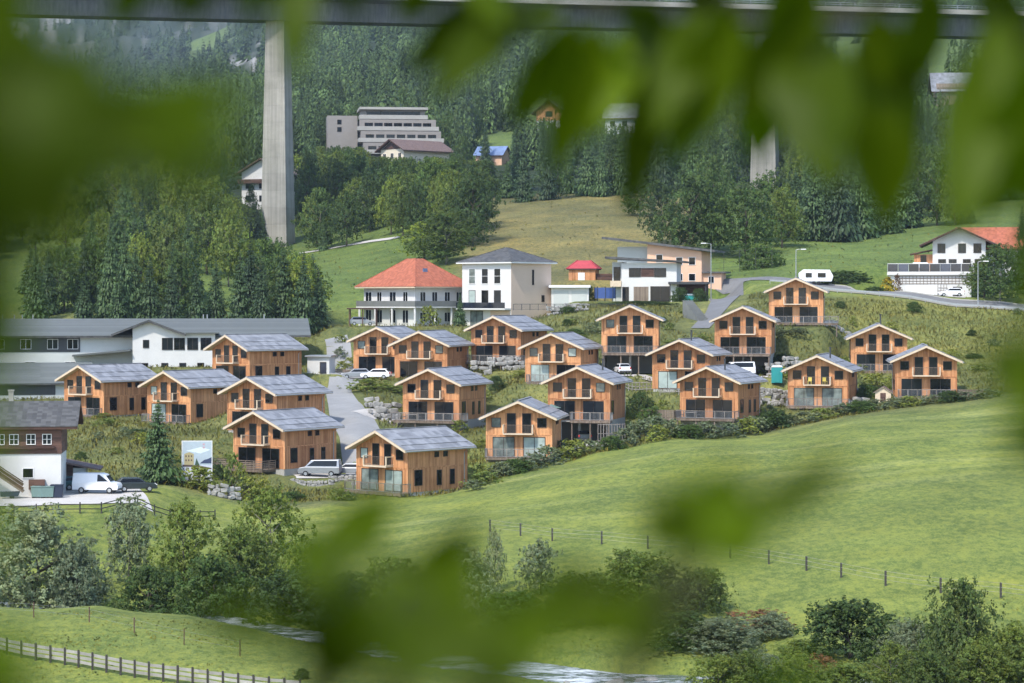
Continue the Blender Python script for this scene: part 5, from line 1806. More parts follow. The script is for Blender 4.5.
def conifer_mesh(name, mat, levels=34, per=9, seed=0, base=.05, r0=.5, droop=.35, fill=1.0, dens=5, power=.85):
    global rng
    rng = np.random.default_rng(500 + seed)
    C, N, LN, WD, T = [], [], [], [], []
    for i in range(levels):
        t = (i + rng.uniform(-.3, .3)) / levels
        t = min(max(t, 0), .985)
        z = base + (1 - base) * t
        R0 = r0 * (1 - t) ** power * rng.uniform(.72, 1.12) + .012
        m = max(4, int(per * (1 - t * .55)))
        off = rng.uniform(0, 6.28)
        for j in range(m):
            if rng.random() > fill:
                continue
            a = off + 6.283 * j / m + rng.uniform(-.25, .25)
            Rb = R0 * rng.uniform(.7, 1.12)
            tb = rng.uniform(.7, 1.25)
            for k in range(dens):
                f = (k + .6) / dens
                s = Rb * f
                zz = z - droop * Rb * f * (1.0 - .25 * f) * .55 + (.06 * Rb if f > .8 else 0)
                w = Rb / dens
                for sd in (-1, 1):
                    aa = a + sd * (.20 + .1 * rng.random()) * (1.1 - f * .5)
                    C.append((s * math.cos(aa), s * math.sin(aa), zz + rng.uniform(-.006, .006)))
                    n = np.array([math.cos(aa) * .45 + rng.normal() * .3, math.sin(aa) * .45 + rng.normal() * .3, .8 + rng.normal() * .2])
                    N.append(n / np.linalg.norm(n))
                    LN.append(w * rng.uniform(.65, 1.15) + .004); WD.append((w * .5 + .003) * rng.uniform(.7, 1.2))
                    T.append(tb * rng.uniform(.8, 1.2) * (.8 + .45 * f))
    C = np.array(C); N = np.array(N); LN = np.array(LN); WD = np.array(WD); T = np.array(T)
    # orient leaves outward
    n = len(C)
    rad = C.copy(); rad[:, 2] = -.06; rad += rng.normal(size=(n, 3)) * .05
    a = rad - N * (rad * N).sum(1)[:, None]; a /= np.linalg.norm(a, axis=1)[:, None] + 1e-9
    b = np.cross(N, a)
    v = np.stack([C - a * LN[:, None], C + b * WD[:, None], C + a * LN[:, None], C - b * WD[:, None]], 1).reshape(-1, 3)
    return np_mesh(name, v, np.arange(n * 4).reshape(n, 4), mat, np.repeat(T, 4))


KIND = {}


def kinds():
    for i in range(4):
        KIND['broad', i] = crown_mesh('broad_crown', 'leaf_broad', 9000, 26, .0165, seed=i, spread=.50)
        KIND['dark', i] = crown_mesh('dark_crown', 'leaf_dark', 9000, 26, .0165, seed=10 + i, spread=.48)
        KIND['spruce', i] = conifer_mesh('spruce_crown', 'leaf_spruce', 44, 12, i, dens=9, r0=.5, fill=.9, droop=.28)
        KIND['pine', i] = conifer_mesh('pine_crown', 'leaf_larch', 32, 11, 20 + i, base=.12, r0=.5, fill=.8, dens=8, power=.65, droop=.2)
    for i in range(3):
        KIND['lime', i] = crown_mesh('light_crown', 'leaf_lime', 9000, 24, .016, seed=30 + i, spread=.48, gap=.35)
        KIND['willow', i] = crown_mesh('willow_crown', 'leaf_willow', 20000, 38, .0155, seed=40 + i, spread=.56, bottom=.0, gap=.3)
        KIND['bush', i] = crown_mesh('bush_crown', 'leaf_dark', 16000, 36, .020, seed=50 + i, spread=.60, bottom=.0, gap=.3)
        KIND['shrub', i] = crown_mesh('shrub_crown', 'leaf_willow', 3600, 14, .032, seed=60 + i, spread=.60, bottom=.0, gap=.4, ragged=.3)
        KIND['alder', i] = crown_mesh('alder_crown', 'leaf_broad', 18000, 38, .0160, seed=70 + i, spread=.52, bottom=.02, gap=.35, ragged=.25)
        KIND['column', i] = crown_mesh('column_crown', 'leaf_willow', 8000, 28, .0175, seed=80 + i, spread=.42, bottom=.03, gap=.4, columnar=.4, ragged=.3)
        KIND['weedy', i] = crown_mesh('weedy_crown', 'leaf_bright', 3600, 14, .034, seed=90 + i, spread=.60, bottom=.0, gap=.4, ragged=.35)
    KIND['rust', 0] = crown_mesh('rust_crown', 'leaf_rust', 4000, 16, .02, seed=98, spread=.52, bottom=.05, gap=.5, ragged=.3)
    KIND['yellow', 0] = crown_mesh('yellow_crown', 'leaf_yellow', 2200, 10, .04, seed=99, spread=.6, bottom=0)
    KIND['trunk', 0] = trunk_mesh('trunk', 'bark', .8, .022, 8, 1)
    KIND['trunk', 1] = trunk_mesh('trunk', 'bark_grey', .8, .018, 8, 2)
    KIND['stem', 0] = trunk_mesh('trunk', 'bark', .96, .016, 0, 3)
    KIND['short', 0] = trunk_mesh('trunk', 'bark', .6, .03, 7, 4, .08)


kinds()
NV = {}
for (k_, i_) in KIND:
    NV[k_] = max(NV.get(k_, 0), i_ + 1)
TRUNK = {'spruce': 'stem', 'pine': 'stem', 'bush': 'short', 'shrub': 'short', 'willow': 'short', 'weedy': 'short'}
NAME = {'spruce': ('spruce_tree', 'spruce'), 'pine': ('pine_tree', 'pine'), 'broad': ('broadleaf_tree', 'tree'), 'dark': ('broadleaf_tree', 'tree'), 'lime': ('broadleaf_tree', 'tree'),
        'willow': ('willow_tree', 'willow'), 'bush': ('round_bush', 'bush'), 'shrub': ('shrub', 'shrub'), 'alder': ('alder_tree', 'tree'), 'column': ('young_tree', 'tree'), 'weedy': ('shrub', 'shrub'),
        'rust': ('shrub', 'shrub'), 'yellow': ('flowering_bush', 'bush')}
TREES = 0
WOODS = []


def tree(kind, px, d, top, wpx, label, group=None, name=None, parts=True, base=None, cat=None):
    """a plant rooted at (px, distance) whose tip reaches image row 'top'; wpx = width in photo pixels"""
    global TREES
    p = gp(px, d) if base is None else at(px, base, d)
    h = max(.5, CZ + (HY - top) / F * d - p.z)
    w = wpx / F * d
    tree_obj(kind, p, h, w, label, group, name, parts, cat)


def tree_obj(kind, p, h, w, label, group=None, name=None, parts=True, cat=None):
    global TREES
    TREES += 1
    nm, ct = NAME[kind]
    me = KIND[kind, random.randrange(NV[kind])]
    rz = random.uniform(0, 6.28)
    sc = (w, w, h)
    if parts:
        t = thing(name or nm, label, cat or ct, p, rz, group, sc)
        part('crown', me, t)
        tk = TRUNK.get(kind, 'trunk')
        part('trunk', KIND[tk, random.randrange(NV[tk])], t)
    else:
        solo(name or nm, me, label, cat or ct, p, rz, group, sc)


# --- single trees one can point at -------------------------------------------------
T = tree
T('willow', 34, 203, 508, 128, 'big round grey-green willow at the left edge above the mown strip')
T('willow', 76, 200, 540, 52, 'smaller grey willow leaning against the big round willow at the left edge')
T('column', 129, 212, 493, 62, 'slim grey-leaved tree in front of the farmyard fence')
T('lime', 184, 208, 496, 76, 'bushy yellow-green tree right of the slim grey-leaved tree by the river')
T('alder', 240, 203, 526, 80, 'tall dark tree by the river below the stone wall, right of the bushy yellow-green tree')
T('lime', 270, 212, 486, 86, 'loose light tree below the stone wall and the silver van, above the river')
T('alder', 306, 198, 540, 66, 'low dark leafy tree on the far river bank, right of the loose light tree')
T('bush', 212, 197, 555, 70, 'low dark bush on the far river bank, left of the river stones')
T('bush', 150, 200, 565, 60, 'low dark bush on the far river bank, under the slim grey-leaved tree')
T('bush', 300, 193, 565, 80, 'low dark bush on the far river bank above the row of river stones')
T('bush', 346, 189, 572, 62, 'low green bush on the far river bank at the right end of the river stones')
T('alder', 388, 190, 555, 80, 'green bush tree behind the stream, left of the grey-leaved tree on the meadow edge')
T('willow', 462, 188, 545, 74, 'grey-leaved tree on the meadow edge behind the stream')
T('column', 495, 196, 528, 26, 'thin sapling on the meadow edge beside the grey-leaved tree')
T('column', 541, 193, 538, 46, 'young feathery tree on the meadow edge right of the thin sapling')
T('bush', 520, 182, 590, 74, 'dark bush on the far river bank under the young feathery tree')
T('alder', 590, 184, 572, 80, 'green tree on the far river bank in the middle of the photo')
T('alder', 640, 186, 548, 88, 'leafy dark tree on the far river bank, right of the middle')
T('alder', 700, 183, 566, 62, 'dark leafy tree at the meadow edge, left of the three pasture fence posts')
T('bush', 688, 172, 610, 70, 'dark green bush on the bank directly above the white water')
T('willow', 722, 170, 618, 80, 'pale grey-green bush beside the white water, bottom right of the middle')
T('rust', 762, 176, 610, 80, 'reddish brown bush between the pale bush and the round dark bush')
T('willow', 772, 174, 612, 46, 'small grey shrub directly left of the round dark bush')
T('bush', 850, 163, 597, 84, 'round dark green bush in the meadow at the bottom right')
T('alder', 962, 155, 577, 84, 'loose bright tree at the bottom right in front of the pasture fence')
T('willow', 910, 160, 620, 56, 'pale bush between the round dark bush and the loose bright tree')
T('alder', 1012, 156, 622, 60, 'green bush in the bottom right corner')
T('rust', 822, 158, 655, 60, 'brownish low bush below the round dark bush')
T('willow', 768, 157, 655, 70, 'pale leafy bush at the bottom edge right of the white water')
T('rust', 985, 160, 652, 80, 'brownish low bush below the loose bright tree')
T('bush', 302, 152, 668, 14, 'tiny dark bush at the bottom edge beside the end of the wooden fence')
T('spruce', 158, 264, 398, 50, 'dense dark spruce beside the billboard')
T('weedy', 232, 268, 452, 22, 'small green shrub at the right edge of the billboard')
T('weedy', 200, 264, 466, 40, 'grassy shrub under the billboard')
# thicket along the bottom edge
for i, (px_, d_, tp, w_, k_) in enumerate(((718, 150, 655, 70, 'lime'), (745, 152, 650, 60, 'alder'), (800, 152, 652, 70, 'lime'), (845, 150, 662, 80, 'alder'), (890, 154, 640, 70, 'lime'), (930, 150, 650, 70, 'alder'),
        (985, 152, 634, 70, 'lime'), (1025, 152, 644, 70, 'alder'), (1050, 158, 630, 60, 'lime'), (905, 164, 634, 50, 'alder'), (800, 163, 640, 56, 'alder'))):
    T(k_, px_, d_, tp, w_, {'alder': 'green leafy bush in the thicket along the bottom right edge', 'lime': 'light green leafy bush in the thicket along the bottom right edge'}[k_],
      {'alder': 'green bushes of the bottom right thicket', 'lime': 'light green bushes of the bottom right thicket'}[k_], 'leafy_bush', True, None, 'bush')
# village shrubs
T('weedy', 878, 331, 374, 34, 'bright green bush between the two rightmost lower chalets')
T('bush', 866, 326, 383, 24, 'dark bush left of the bright green bush between the right chalets')
T('weedy', 368, 333, 378, 44, 'tall straw coloured flower bush beside the street below the parked white car')
T('weedy', 395, 331, 385, 36, 'green bush behind the heap of pale boulders')
T('shrub', 712, 299, 424, 30, 'grey green bush in front of the wide deck on posts')
T('bush', 762, 244 + 200, 244, 38, 'round dark bush on the green slope left of the street lamp', base=279)
T('yellow', 888, 411, 277, 17, 'yellow flowering bush at the left end of the garage house', base=296)
T('rust', 897, 412, 274, 14, 'reddish shrub between the yellow bush and the garage house', base=296)
T('bush', 700, 405, 288, 14, 'clipped conical bush at the right corner of the dark carport')
T('bush', 679, 404, 287, 16, 'round green bush at the right front corner of the white modern house')
T('bush', 588, 405, 286, 12, 'green bush between the flat garage and the trampoline')
T('spruce', 460, 396, 292, 16, 'slim green cypress between the red roofed villa and the cream house')
T('weedy', 430, 396, 306, 18, 'green climbing bush on the balcony columns of the red roofed villa')
T('broad', 308, 398, 316, 30, 'light bushy tree right of the long roof, at the foot of the spruces')
T('dark', 1000, 402, 244, 62, 'large round dark bush tree beside the garage house on the right')
T('broad', 984, 406, 258, 44, 'leafy bush in front of the garage house, behind the pale street lamp')
T('dark', 1030, 410, 232, 50, 'dark tree at the right edge behind the road')
T('spruce', 1022, 420, 205, 34, 'dark spruce at the right edge above the red roof')
T('lime', 424, 490, 222, 60, 'large bright round tree above the red roofed villa')
T('broad', 446, 476, 211, 82, 'large light green tree behind the cream house and the red roofed villa')
T('dark', 746, 468, 178, 74, 'tall dense dark tree behind the round bush on the green slope')
T('dark', 690, 470, 172, 76, 'tall dense dark tree behind the peach house')
T('broad', 782, 482, 188, 48, 'mid green tree right of the tall dense dark tree, before the second bridge pier')
# pointed spruces right behind the long building
for i, (px_, tp, w_, d_) in enumerate(((118, 268, 30, 397), (150, 256, 34, 400), (172, 262, 32, 396), (196, 268, 30, 398), (216, 258, 32, 402), (240, 250, 36, 400), (262, 254, 34, 397), (284, 246, 38, 400), (304, 250, 36, 396), (318, 266, 30, 399), (84, 272, 30, 399))):
    T('spruce', px_, d_, tp, w_, 'pointed spruce right behind the ridge of the long white building', 'pointed spruces behind the long white building')
    WOODS.append(((px_ - 512) / F * d_, d_, w_ / F * d_ * 1.2))
for px_, d_, tp, w_, k_ in ((796, 508, 166, 40, 'spruce'), (814, 500, 150, 44, 'spruce'), (838, 498, 140, 46, 'spruce'), (861, 506, 150, 44, 'spruce'), (884, 516, 160, 40, 'spruce'), (826, 515, 160, 40, 'spruce'), (905, 530, 158, 40, 'spruce'), (850, 522, 150, 40, 'spruce')):
    T(k_, px_, d_, tp, w_, 'tall spruce at the foot of the right wood, on the green slope behind the caravan', 'tall spruces on the green slope behind the caravan')
for px_, d_, tp, w_ in ((662, 492, 180, 46), (712, 480, 170, 60), (640, 545, 176, 40), (766, 496, 172, 56)):
    T('dark', px_, d_, tp, w_, 'dark leafy tree in the dense belt behind the peach house', 'dark leafy trees behind the peach house')
T('dark', 308, 632, 150, 34, 'dark leafy tree directly right of the tall pier, hiding the white house behind')
T('dark', 252, 622, 184, 16, 'small dark tree directly left of the tall pier in front of the white house')
# hedge
hd = crown_mesh('hedge', 'leaf_dark', 9000, 30, .03, seed=120, spread=.5, bottom=0, gap=.1)
solo('clipped_hedge', hd, 'clipped dark hedge beside the caravan above the road', 'hedge', gp(846, 416), .12, None, (9.2, 2.2, 2.4))
solo('clipped_hedge', hd, 'clipped hedge ending at the left end of the garage house', 'hedge', gp(876, 421), .05, None, (6, 2.2, 2.2))
solo('clipped_hedge', hd, 'low green hedge on the garden wall in front of the flat garage', 'hedge', gp(548, 390), .05, None, (12, 1.4, 1.1))
solo('clipped_hedge', hd, 'long low hedge along the lawn in front of the white modern house', 'hedge', gp(640, 392), .03, None, (12, 1.0, .8))

# flowering growth between the river trees and the silver van
for i, (px_, d_, tp, w_) in enumerate(((196, 264, 480, 22), (248, 266, 476, 26), (176, 264, 480, 20), (262, 268, 478, 18), (340, 268, 488, 20))):
    T('weedy', px_, d_, tp, w_, 'yellowish flowering shrub on the bank below the chalet with the dark terrace', 'yellowish shrubs on the bank above the river trees', 'shrub', True, None, 'shrub')
# --- row of shrubs along the upper meadow edge --------------------------------------
edge = [(470, 268, 20), (486, 272, 26), (500, 277, 28), (516, 279, 24), (535, 280, 24), (553, 283, 30), (570, 288, 30), (590, 291, 22), (608, 291, 26), (625, 293, 36), (640, 297, 40), (655, 294, 30),
        (672, 297, 28), (690, 297, 24), (706, 297, 26), (725, 298, 24), (742, 301, 30), (756, 304, 34), (772, 306, 30), (790, 307, 22), (806, 307, 20), (824, 308, 20), (840, 308, 20), (858, 308, 24),
        (876, 309, 20), (894, 308, 18), (912, 307, 16), (930, 307, 16), (948, 306, 16), (968, 306, 14), (990, 305, 14), (480, 280, 24), (560, 293, 34), (648, 306, 40), (660, 300, 36), (770, 314, 26), (760, 312, 30)]
for i, (px_, d_, hp) in enumerate(edge):
    k = ('shrub', 'weedy', 'shrub', 'bush', 'shrub')[i % 5]
    p = gp(px_ + random.uniform(-5, 5), d_)
    tree_obj(k, p, hp * .66 / F * d_ * random.uniform(.8, 1.1), random.uniform(22, 34) / F * d_, {'shrub': 'greyish shrub in the growth along the upper edge of the mown meadow', 'bush': 'dark green bush in the growth along the upper edge of the mown meadow',
             'weedy': 'light green shrub in the growth along the upper edge of the mown meadow'}[k], 'shrubs along the upper meadow edge, ' + {'shrub': 'greyish', 'bush': 'dark', 'weedy': 'light'}[k], None, False)
# shrubs on the slopes between the chalets
spots = [(350, 360, 12), (340, 356, 10), (340, 380, 12), (325, 372, 14), (345, 385, 10), (460, 352, 12), (470, 340, 14), (500, 330, 20), (480, 328, 16), (520, 352, 12), (600, 346, 14), (640, 318, 26), (632, 312, 22), (660, 316, 16),
         (590, 366, 12), (575, 362, 10), (700, 352, 14), (670, 352, 10), (778, 352, 16), (785, 346, 14), (840, 348, 14), (858, 345, 12), (870, 330, 12), (920, 348, 8), (950, 352, 8), (980, 340, 8), (800, 352, 8), (820, 340, 12), (762, 342, 12),
         (225, 286, 10), (210, 280, 12), (222, 274, 14), (250, 272, 14), (270, 271, 14), (240, 268, 16), (290, 270, 10), (190, 272, 10), (120, 280, 8), (100, 292, 8), (140, 296, 8), (110, 305, 8), (330, 270, 10), (350, 268, 10),
         (720, 312, 12), (742, 316, 14), (735, 308, 16), (770, 312, 18), (780, 310, 18), (600, 318, 14), (612, 322, 12), (520, 318, 14), (492, 318, 14), (455, 318, 10)]
for i, (px_, d_, hp) in enumerate(spots):
    k = ('weedy', 'weedy', 'shrub', 'bush')[i % 4]
    p = gp(px_ + random.uniform(-5, 5), d_)
    tree_obj(k, p, hp / F * d_ * random.uniform(.7, 1.15), random.uniform(12, 26) / F * d_, {'weedy': 'small bright shrub among the weeds of the village slope', 'shrub': 'small greyish shrub among the weeds of the village slope', 'bush': 'small dark shrub among the weeds of the village slope'}[k],
             'small shrubs on the village slope, ' + {'weedy': 'bright', 'shrub': 'greyish', 'bush': 'dark'}[k], 'shrub', False, 'shrub')

# --- woods made of single trees ------------------------------------------------------
GL = {'spruce': 'dark spruce', 'pine': 'loose pine', 'broad': 'mid green leafy tree', 'dark': 'dark leafy tree', 'lime': 'light green leafy tree'}


# what must stay in sight: (px from, px to, lowest row that has to stay visible, distance of it)
CLEAR = [(376, 452, 157, 775), (322, 452, 146, 790), (474, 506, 160, 770), (256, 300, 238, 590), (238, 262, 196, 640), (748, 782, 186, 618), (598, 662, 124, 835), (533, 565, 117, 840), (926, 1012, 89, 805),
         (470, 660, 246, 480), (790, 930, 262, 440), (0, 70, 246, 480), (300, 400, 252, 540)]


def cut_height(px_, d_, hh, w):
    z = ground(px_, d_)
    lim = 1e9
    hw = w / 2 / d_ * F
    for (a, b, row, dist) in CLEAR:
        if d_ < dist and px_ + hw * .8 > a and px_ - hw * .8 < b:
            lim = min(lim, CZ + (HY - row) / F * d_ - z)
    return min(hh, lim)


def wood(where, gname, poly, drange, n, mix, hpx, wfrac, parts=False):
    """scatter trees rooted inside poly (px, py as seen on the slope), sparse grid with jitter"""
    done, tries = 0, 0
    out = []
    while done < n and tries < n * 60:
        tries += 1
        px_ = random.uniform(*poly); d_ = math.exp(random.uniform(math.log(drange[0]), math.log(drange[1])))
        x_ = (px_ - 512) / F * d_
        k = random.choices([m[0] for m in mix], [m[1] for m in mix])[0]
        hh = random.uniform(*hpx) * (1.0 if k in ('spruce', 'pine') else .85)
        w = hh * (wfrac * random.uniform(.85, 1.2)) * (1.0 if k in ('spruce', 'pine') else 1.9)
        if any((x_ - q[0]) ** 2 + (d_ - q[1]) ** 2 < (min(w, q[2]) * .42) ** 2 for q in WOODS):
            continue
        h2 = cut_height(px_, d_, hh, w)
        if h2 < hh * .45:
            continue
        hh = h2
        WOODS.append((x_, d_, w)); out.append((x_, d_)); done += 1
        p = gw(x_, d_, -.2)
        tree_obj(k, p, hh, w, f'{GL[k]} {where}', f'{GL[k]}s {gname}', None, parts)


# heights here in metres
wood('in the wood directly behind the long white building', 'behind the long white building', (30, 335), (398, 440), 44, [('spruce', 4), ('dark', 3), ('broad', 2), ('lime', 1)], (14, 20), .33, True)
wood('on the wooded slope left of the tall pier', 'left of the tall pier', (-30, 262), (450, 600), 56, [('broad', 5), ('lime', 4), ('dark', 2), ('spruce', 2)], (13, 19), .34, True)
wood('on the upper slope left of the tall pier', 'on the upper slope left of the pier', (30, 236), (610, 740), 26, [('broad', 4), ('lime', 2), ('dark', 3), ('spruce', 4)], (13, 19), .34)
wood('at the foot of the tall bridge pier', 'at the foot of the pier', (225, 330), (560, 600), 4, [('spruce', 2), ('broad', 2)], (7, 11), .36, True)
wood('between the tall pier and the hillside hotel', 'between pier and hotel', (292, 480), (500, 745), 84, [('broad', 4), ('dark', 4), ('spruce', 2), ('lime', 1)], (14, 20), .34, True)
wood('in the conifer wood above the brownish hillside meadow', 'above the brownish meadow', (450, 680), (590, 720), 40, [('spruce', 6), ('pine', 2), ('dark', 2)], (15, 22), .30, True)
wood('in the wood above the green slope on the right', 'above the green slope', (650, 1080), (490, 560), 8, [('spruce', 4), ('dark', 3), ('broad', 1)], (15, 21), .32, True)
wood('in the wood on the right below the bridge', 'on the right below the bridge', (660, 1090), (590, 720), 50, [('spruce', 6), ('pine', 1), ('dark', 3), ('broad', 2)], (15, 22), .31, True)
wood('on the green slope beside the right wood', 'beside the right wood', (785, 905), (535, 600), 14, [('spruce', 5), ('pine', 3)], (16, 21), .34, True)
wood('on the right slope above the garage house', 'above the garage house', (790, 1080), (565, 650), 40, [('spruce', 4), ('dark', 3), ('broad', 1)], (14, 20), .33, True)
wood('around the hillside hotel', 'around the hotel', (300, 530), (815, 960), 26, [('spruce', 6), ('dark', 2)], (16, 22), .28)
wood('beside the hotel and the solar roofed house', 'beside the solar roofed house', (450, 520), (735, 775), 5, [('spruce', 6)], (13, 18), .28)

# --- the far woods, one mass ---------------------------------------------------------
rng = np.random.default_rng(77)


def small_conifer(seed, lv=17, seg=1):
    r = np.random.default_rng(seed)
    V, Q, TT = [], [], []
    for i in range(lv):
        t = i / lv
        z = .08 + .92 * t
        R0 = .5 * (1 - t) ** .85 * r.uniform(.8, 1.15) + .02
        m = 9 if t < .6 else 6
        for j in range(m):
            a = r.uniform(0, 6.28)
            rb = R0 * r.uniform(.75, 1.15)
            tb = r.uniform(.65, 1.3)
            dz = -rb * r.uniform(.02, .30)
            for k in range(seg):
                f0, f1 = k / seg, (k + 1.25) / seg
                c0 = np.array([rb * f0 * math.cos(a), rb * f0 * math.sin(a), z + dz * f0 + .035])
                e = np.array([rb * f1 * math.cos(a), rb * f1 * math.sin(a), z + dz * f1])
                s = np.array([-math.sin(a), math.cos(a), r.uniform(-.5, .5)]) * rb * (.3 if lv < 12 else .2 if seg == 1 else .13)
                mid = c0 * .4 + e * .6
                b0 = len(V)
                V += [c0, mid + s, e, mid - s]
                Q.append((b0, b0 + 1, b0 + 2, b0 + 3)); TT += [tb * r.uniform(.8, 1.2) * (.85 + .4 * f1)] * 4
    return np.array(V), np.array(Q), np.array(TT)


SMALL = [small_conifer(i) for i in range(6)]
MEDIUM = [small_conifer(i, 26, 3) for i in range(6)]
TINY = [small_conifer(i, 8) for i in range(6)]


def small_broad(seed):
    r = np.random.default_rng(seed)
    n = 260
    d = r.normal(size=(n, 3)); d /= np.linalg.norm(d, axis=1)[:, None]
    c = d * np.array([.42, .42, .4]) * r.uniform(.7, 1.1, n)[:, None] + np.array([0, 0, .55])
    nr = d + r.normal(size=(n, 3)) * .4; nr /= np.linalg.norm(nr, axis=1)[:, None]
    a = np.cross(nr, r.normal(size=(n, 3))); a /= np.linalg.norm(a, axis=1)[:, None]
    b = np.cross(nr, a)
    s = r.uniform(.035, .07, n)[:, None]
    V = np.stack([c - a * s, c + b * s * .7, c + a * s, c - b * s * .7], 1).reshape(-1, 3)
    return V, np.arange(n * 4).reshape(n, 4), np.repeat(r.uniform(.7, 1.25, n), 4) * 1.5


SB = [small_broad(i) for i in range(4)]


_SBids = [id(s) for s in SB]


def _is_sb(src):
    return id(src) in _SBids


def far_wood(name, label, n, drange, broad, hr):
    """mass of small trees spread over the slope, thinning over clearings"""
    u_ = rng.uniform(0, 1, n)
    d = drange[0] * (drange[1] / drange[0]) ** u_
    px = rng.uniform(-120, 1140, n)
    keep = np.ones(n, bool)
    for (a, b, e, f_) in ((470, 520, 790, 870), (525, 590, 860, 1000), (780, 985, 880, 1330), (380, 440, 1000, 1060), (190, 226, 2700, 3200), (130, 150, 1950, 2100), (228, 262, 1600, 2400)):
        keep &= ~((px > a) & (px < b) & (d > e) & (d < f_) & (rng.random(n) < .93))
    for (a, b, e, f_) in ((325, 450, 760, 840), (376, 450, 770, 800), (475, 510, 770, 800), (525, 565, 820, 870), (598, 665, 815, 870), (925, 1015, 780, 840)):
        keep &= ~((px > a - 6) & (px < b + 6) & (d > e) & (d < f_))
    rn = fbm(px / 9 + d / 700, d / 420, 21, 5)
    keep &= ~((d > 3100) & (px < 300) & (rn > .0) & (rng.random(n) < .8))
    px, d = px[keep], d[keep]
    x = (px - 512) / F * d
    z = H(x, d, False)
    V, Q, TT = [], [], []
    b0 = 0
    for xi, yi, zi in zip(x, d, z):
        src = SB[rng.integers(4)] if rng.random() < broad else (MEDIUM if yi < 1050 else SMALL if yi < 1600 else TINY)[rng.integers(6)]
        v, q, tt = src
        h = rng.uniform(*hr)
        for (a, b, row, dist) in CLEAR:
            q_ = 512 + xi / yi * F
            if yi < dist and a - 6 < q_ < b + 6:
                h = min(h, CZ + (HY - row) / F * yi - zi)
        if h < 3:
            continue
        w = h * rng.uniform(.27, .36) * (2.0 if _is_sb(src) else 1.0)
        a = rng.uniform(0, 6.28); c, s_ = math.cos(a), math.sin(a)
        vv = np.empty_like(v)
        vv[:, 0] = (v[:, 0] * c - v[:, 1] * s_) * w + xi; vv[:, 1] = (v[:, 0] * s_ + v[:, 1] * c) * w + yi; vv[:, 2] = v[:, 2] * h + zi
        V.append(vv); Q.append(q + b0); TT.append(tt * rng.uniform(.45, 1.25)); b0 += len(v)
    me = np_mesh(name, np.concatenate(V), np.concatenate(Q), 'leaf_far', np.concatenate(TT))
    o = setting(name, me, 'stuff')
    o['label'] = label; o['category'] = 'forest'



far_wood('forest', 'conifer forest on the hillside under the bridge', 5600, (735, 1700), .10, (13, 21))
far_wood('mountain_forest', 'bluish conifer forest on the far mountain flank', 6500, (1700, 5600), .03, (17, 28))

# --- weeds and meadow grass ----------------------------------------------------------
def blades(name, label, px, d, hlo, hhi, wd, mat, lean=.35, tintlo=.65, tinthi=1.35, straw=.3):
    x = (px - 512) / F * d
    z = H(x, d)
    n = len(x)
    h = rng.uniform(hlo, hhi, n) * (.6 + .8 * np.clip(fbm(x / 4, d / 4, 31, 2) + .5, 0, 1))
    a = rng.uniform(0, 6.28, n)
    w = wd * rng.uniform(.6, 1.5, n)
    bx, by = np.cos(a) * w, np.sin(a) * w
    lx, ly = rng.normal(0, lean, n) * h, rng.normal(0, lean, n) * h
    B = np.stack([x, d, z - .05], -1)
    off = np.stack([bx, by, np.zeros(n)], -1)
    midp = B + np.stack([lx * .4, ly * .4, h * .6], -1)
    tip = B + np.stack([lx, ly, h], -1)
    v = np.stack([B - off * .6, midp - off, tip, midp + off], 1).reshape(-1, 3)
    t = rng.uniform(tintlo, tinthi, n)
    st = (rng.random(n) < straw) * rng.uniform(.2, .8, n)
    g = np.clip(fbm(x / 8, d / 6, 33, 3), -1, 1) * .5
    t3 = np.stack([t * (1 + st * .7 + g * .5), t * (1 + st * .25), t * (1 - g * .4)], -1)
    me = np_mesh(name, v, np.arange(n * 4).reshape(n, 4), mat, np.repeat(t3, 4, 0))
    o = setting(name, me, 'stuff'); o['label'] = label; o['category'] = 'grass'


def scatter(n, p0, p1, d0, d1, avoid=True):
    px = rng.uniform(p0, p1, n); d = d0 + (d1 - d0) * rng.uniform(0, 1, n)
    if avoid:
        x = (px - 512) / F * d
        k = np.ones(n, bool)
        for (ox, oy, rz, x0, x1, y0, y1, pz, fall) in PADS:
            c, s_ = math.cos(-rz), math.sin(-rz)
            dx, dy = x - ox, d - oy
            lx, ly = dx * c - dy * s_, dx * s_ + dy * c
            k &= ~((lx > x0 - .6) & (lx < x1 + .6) & (ly > y0 + .5) & (ly < y1 + .6))
        for ln, hw in STREETS:
            k &= seg_dist(x, d, ln) > hw + .3
        k &= seg_dist(x, d, _rv) > RIVER_W + .6
        px, d = px[k], d[k]
    return px, d


STREETS = [([xy(336, 390), xy(346, 362), xy(352, 350), xy(338, 334), xy(343, 322), xy(352, 308), xy(366, 293), xy(372, 280)], 2.8), ([xy(362, 312), xy(385, 317), xy(398, 319)], 1.8),
           ([xy(296, 281), xy(356, 284)], 3.0), ([xy(700, 366), xy(716, 380), xy(728, 402), xy(726, 425)], 4.0), ([xy(690, 432), xy(760, 424), xy(820, 412), xy(880, 405), xy(950, 401), xy(1024, 397)], 3.2)]


def village(n):
    px, d = scatter(n, -20, 1060, 262, 396)
    lim = np.interp(px, [-20, 300, 470, 560, 640, 760, 1060], [250, 266, 270, 284, 292, 303, 306])
    k = d > lim
    return px[k], d[k]


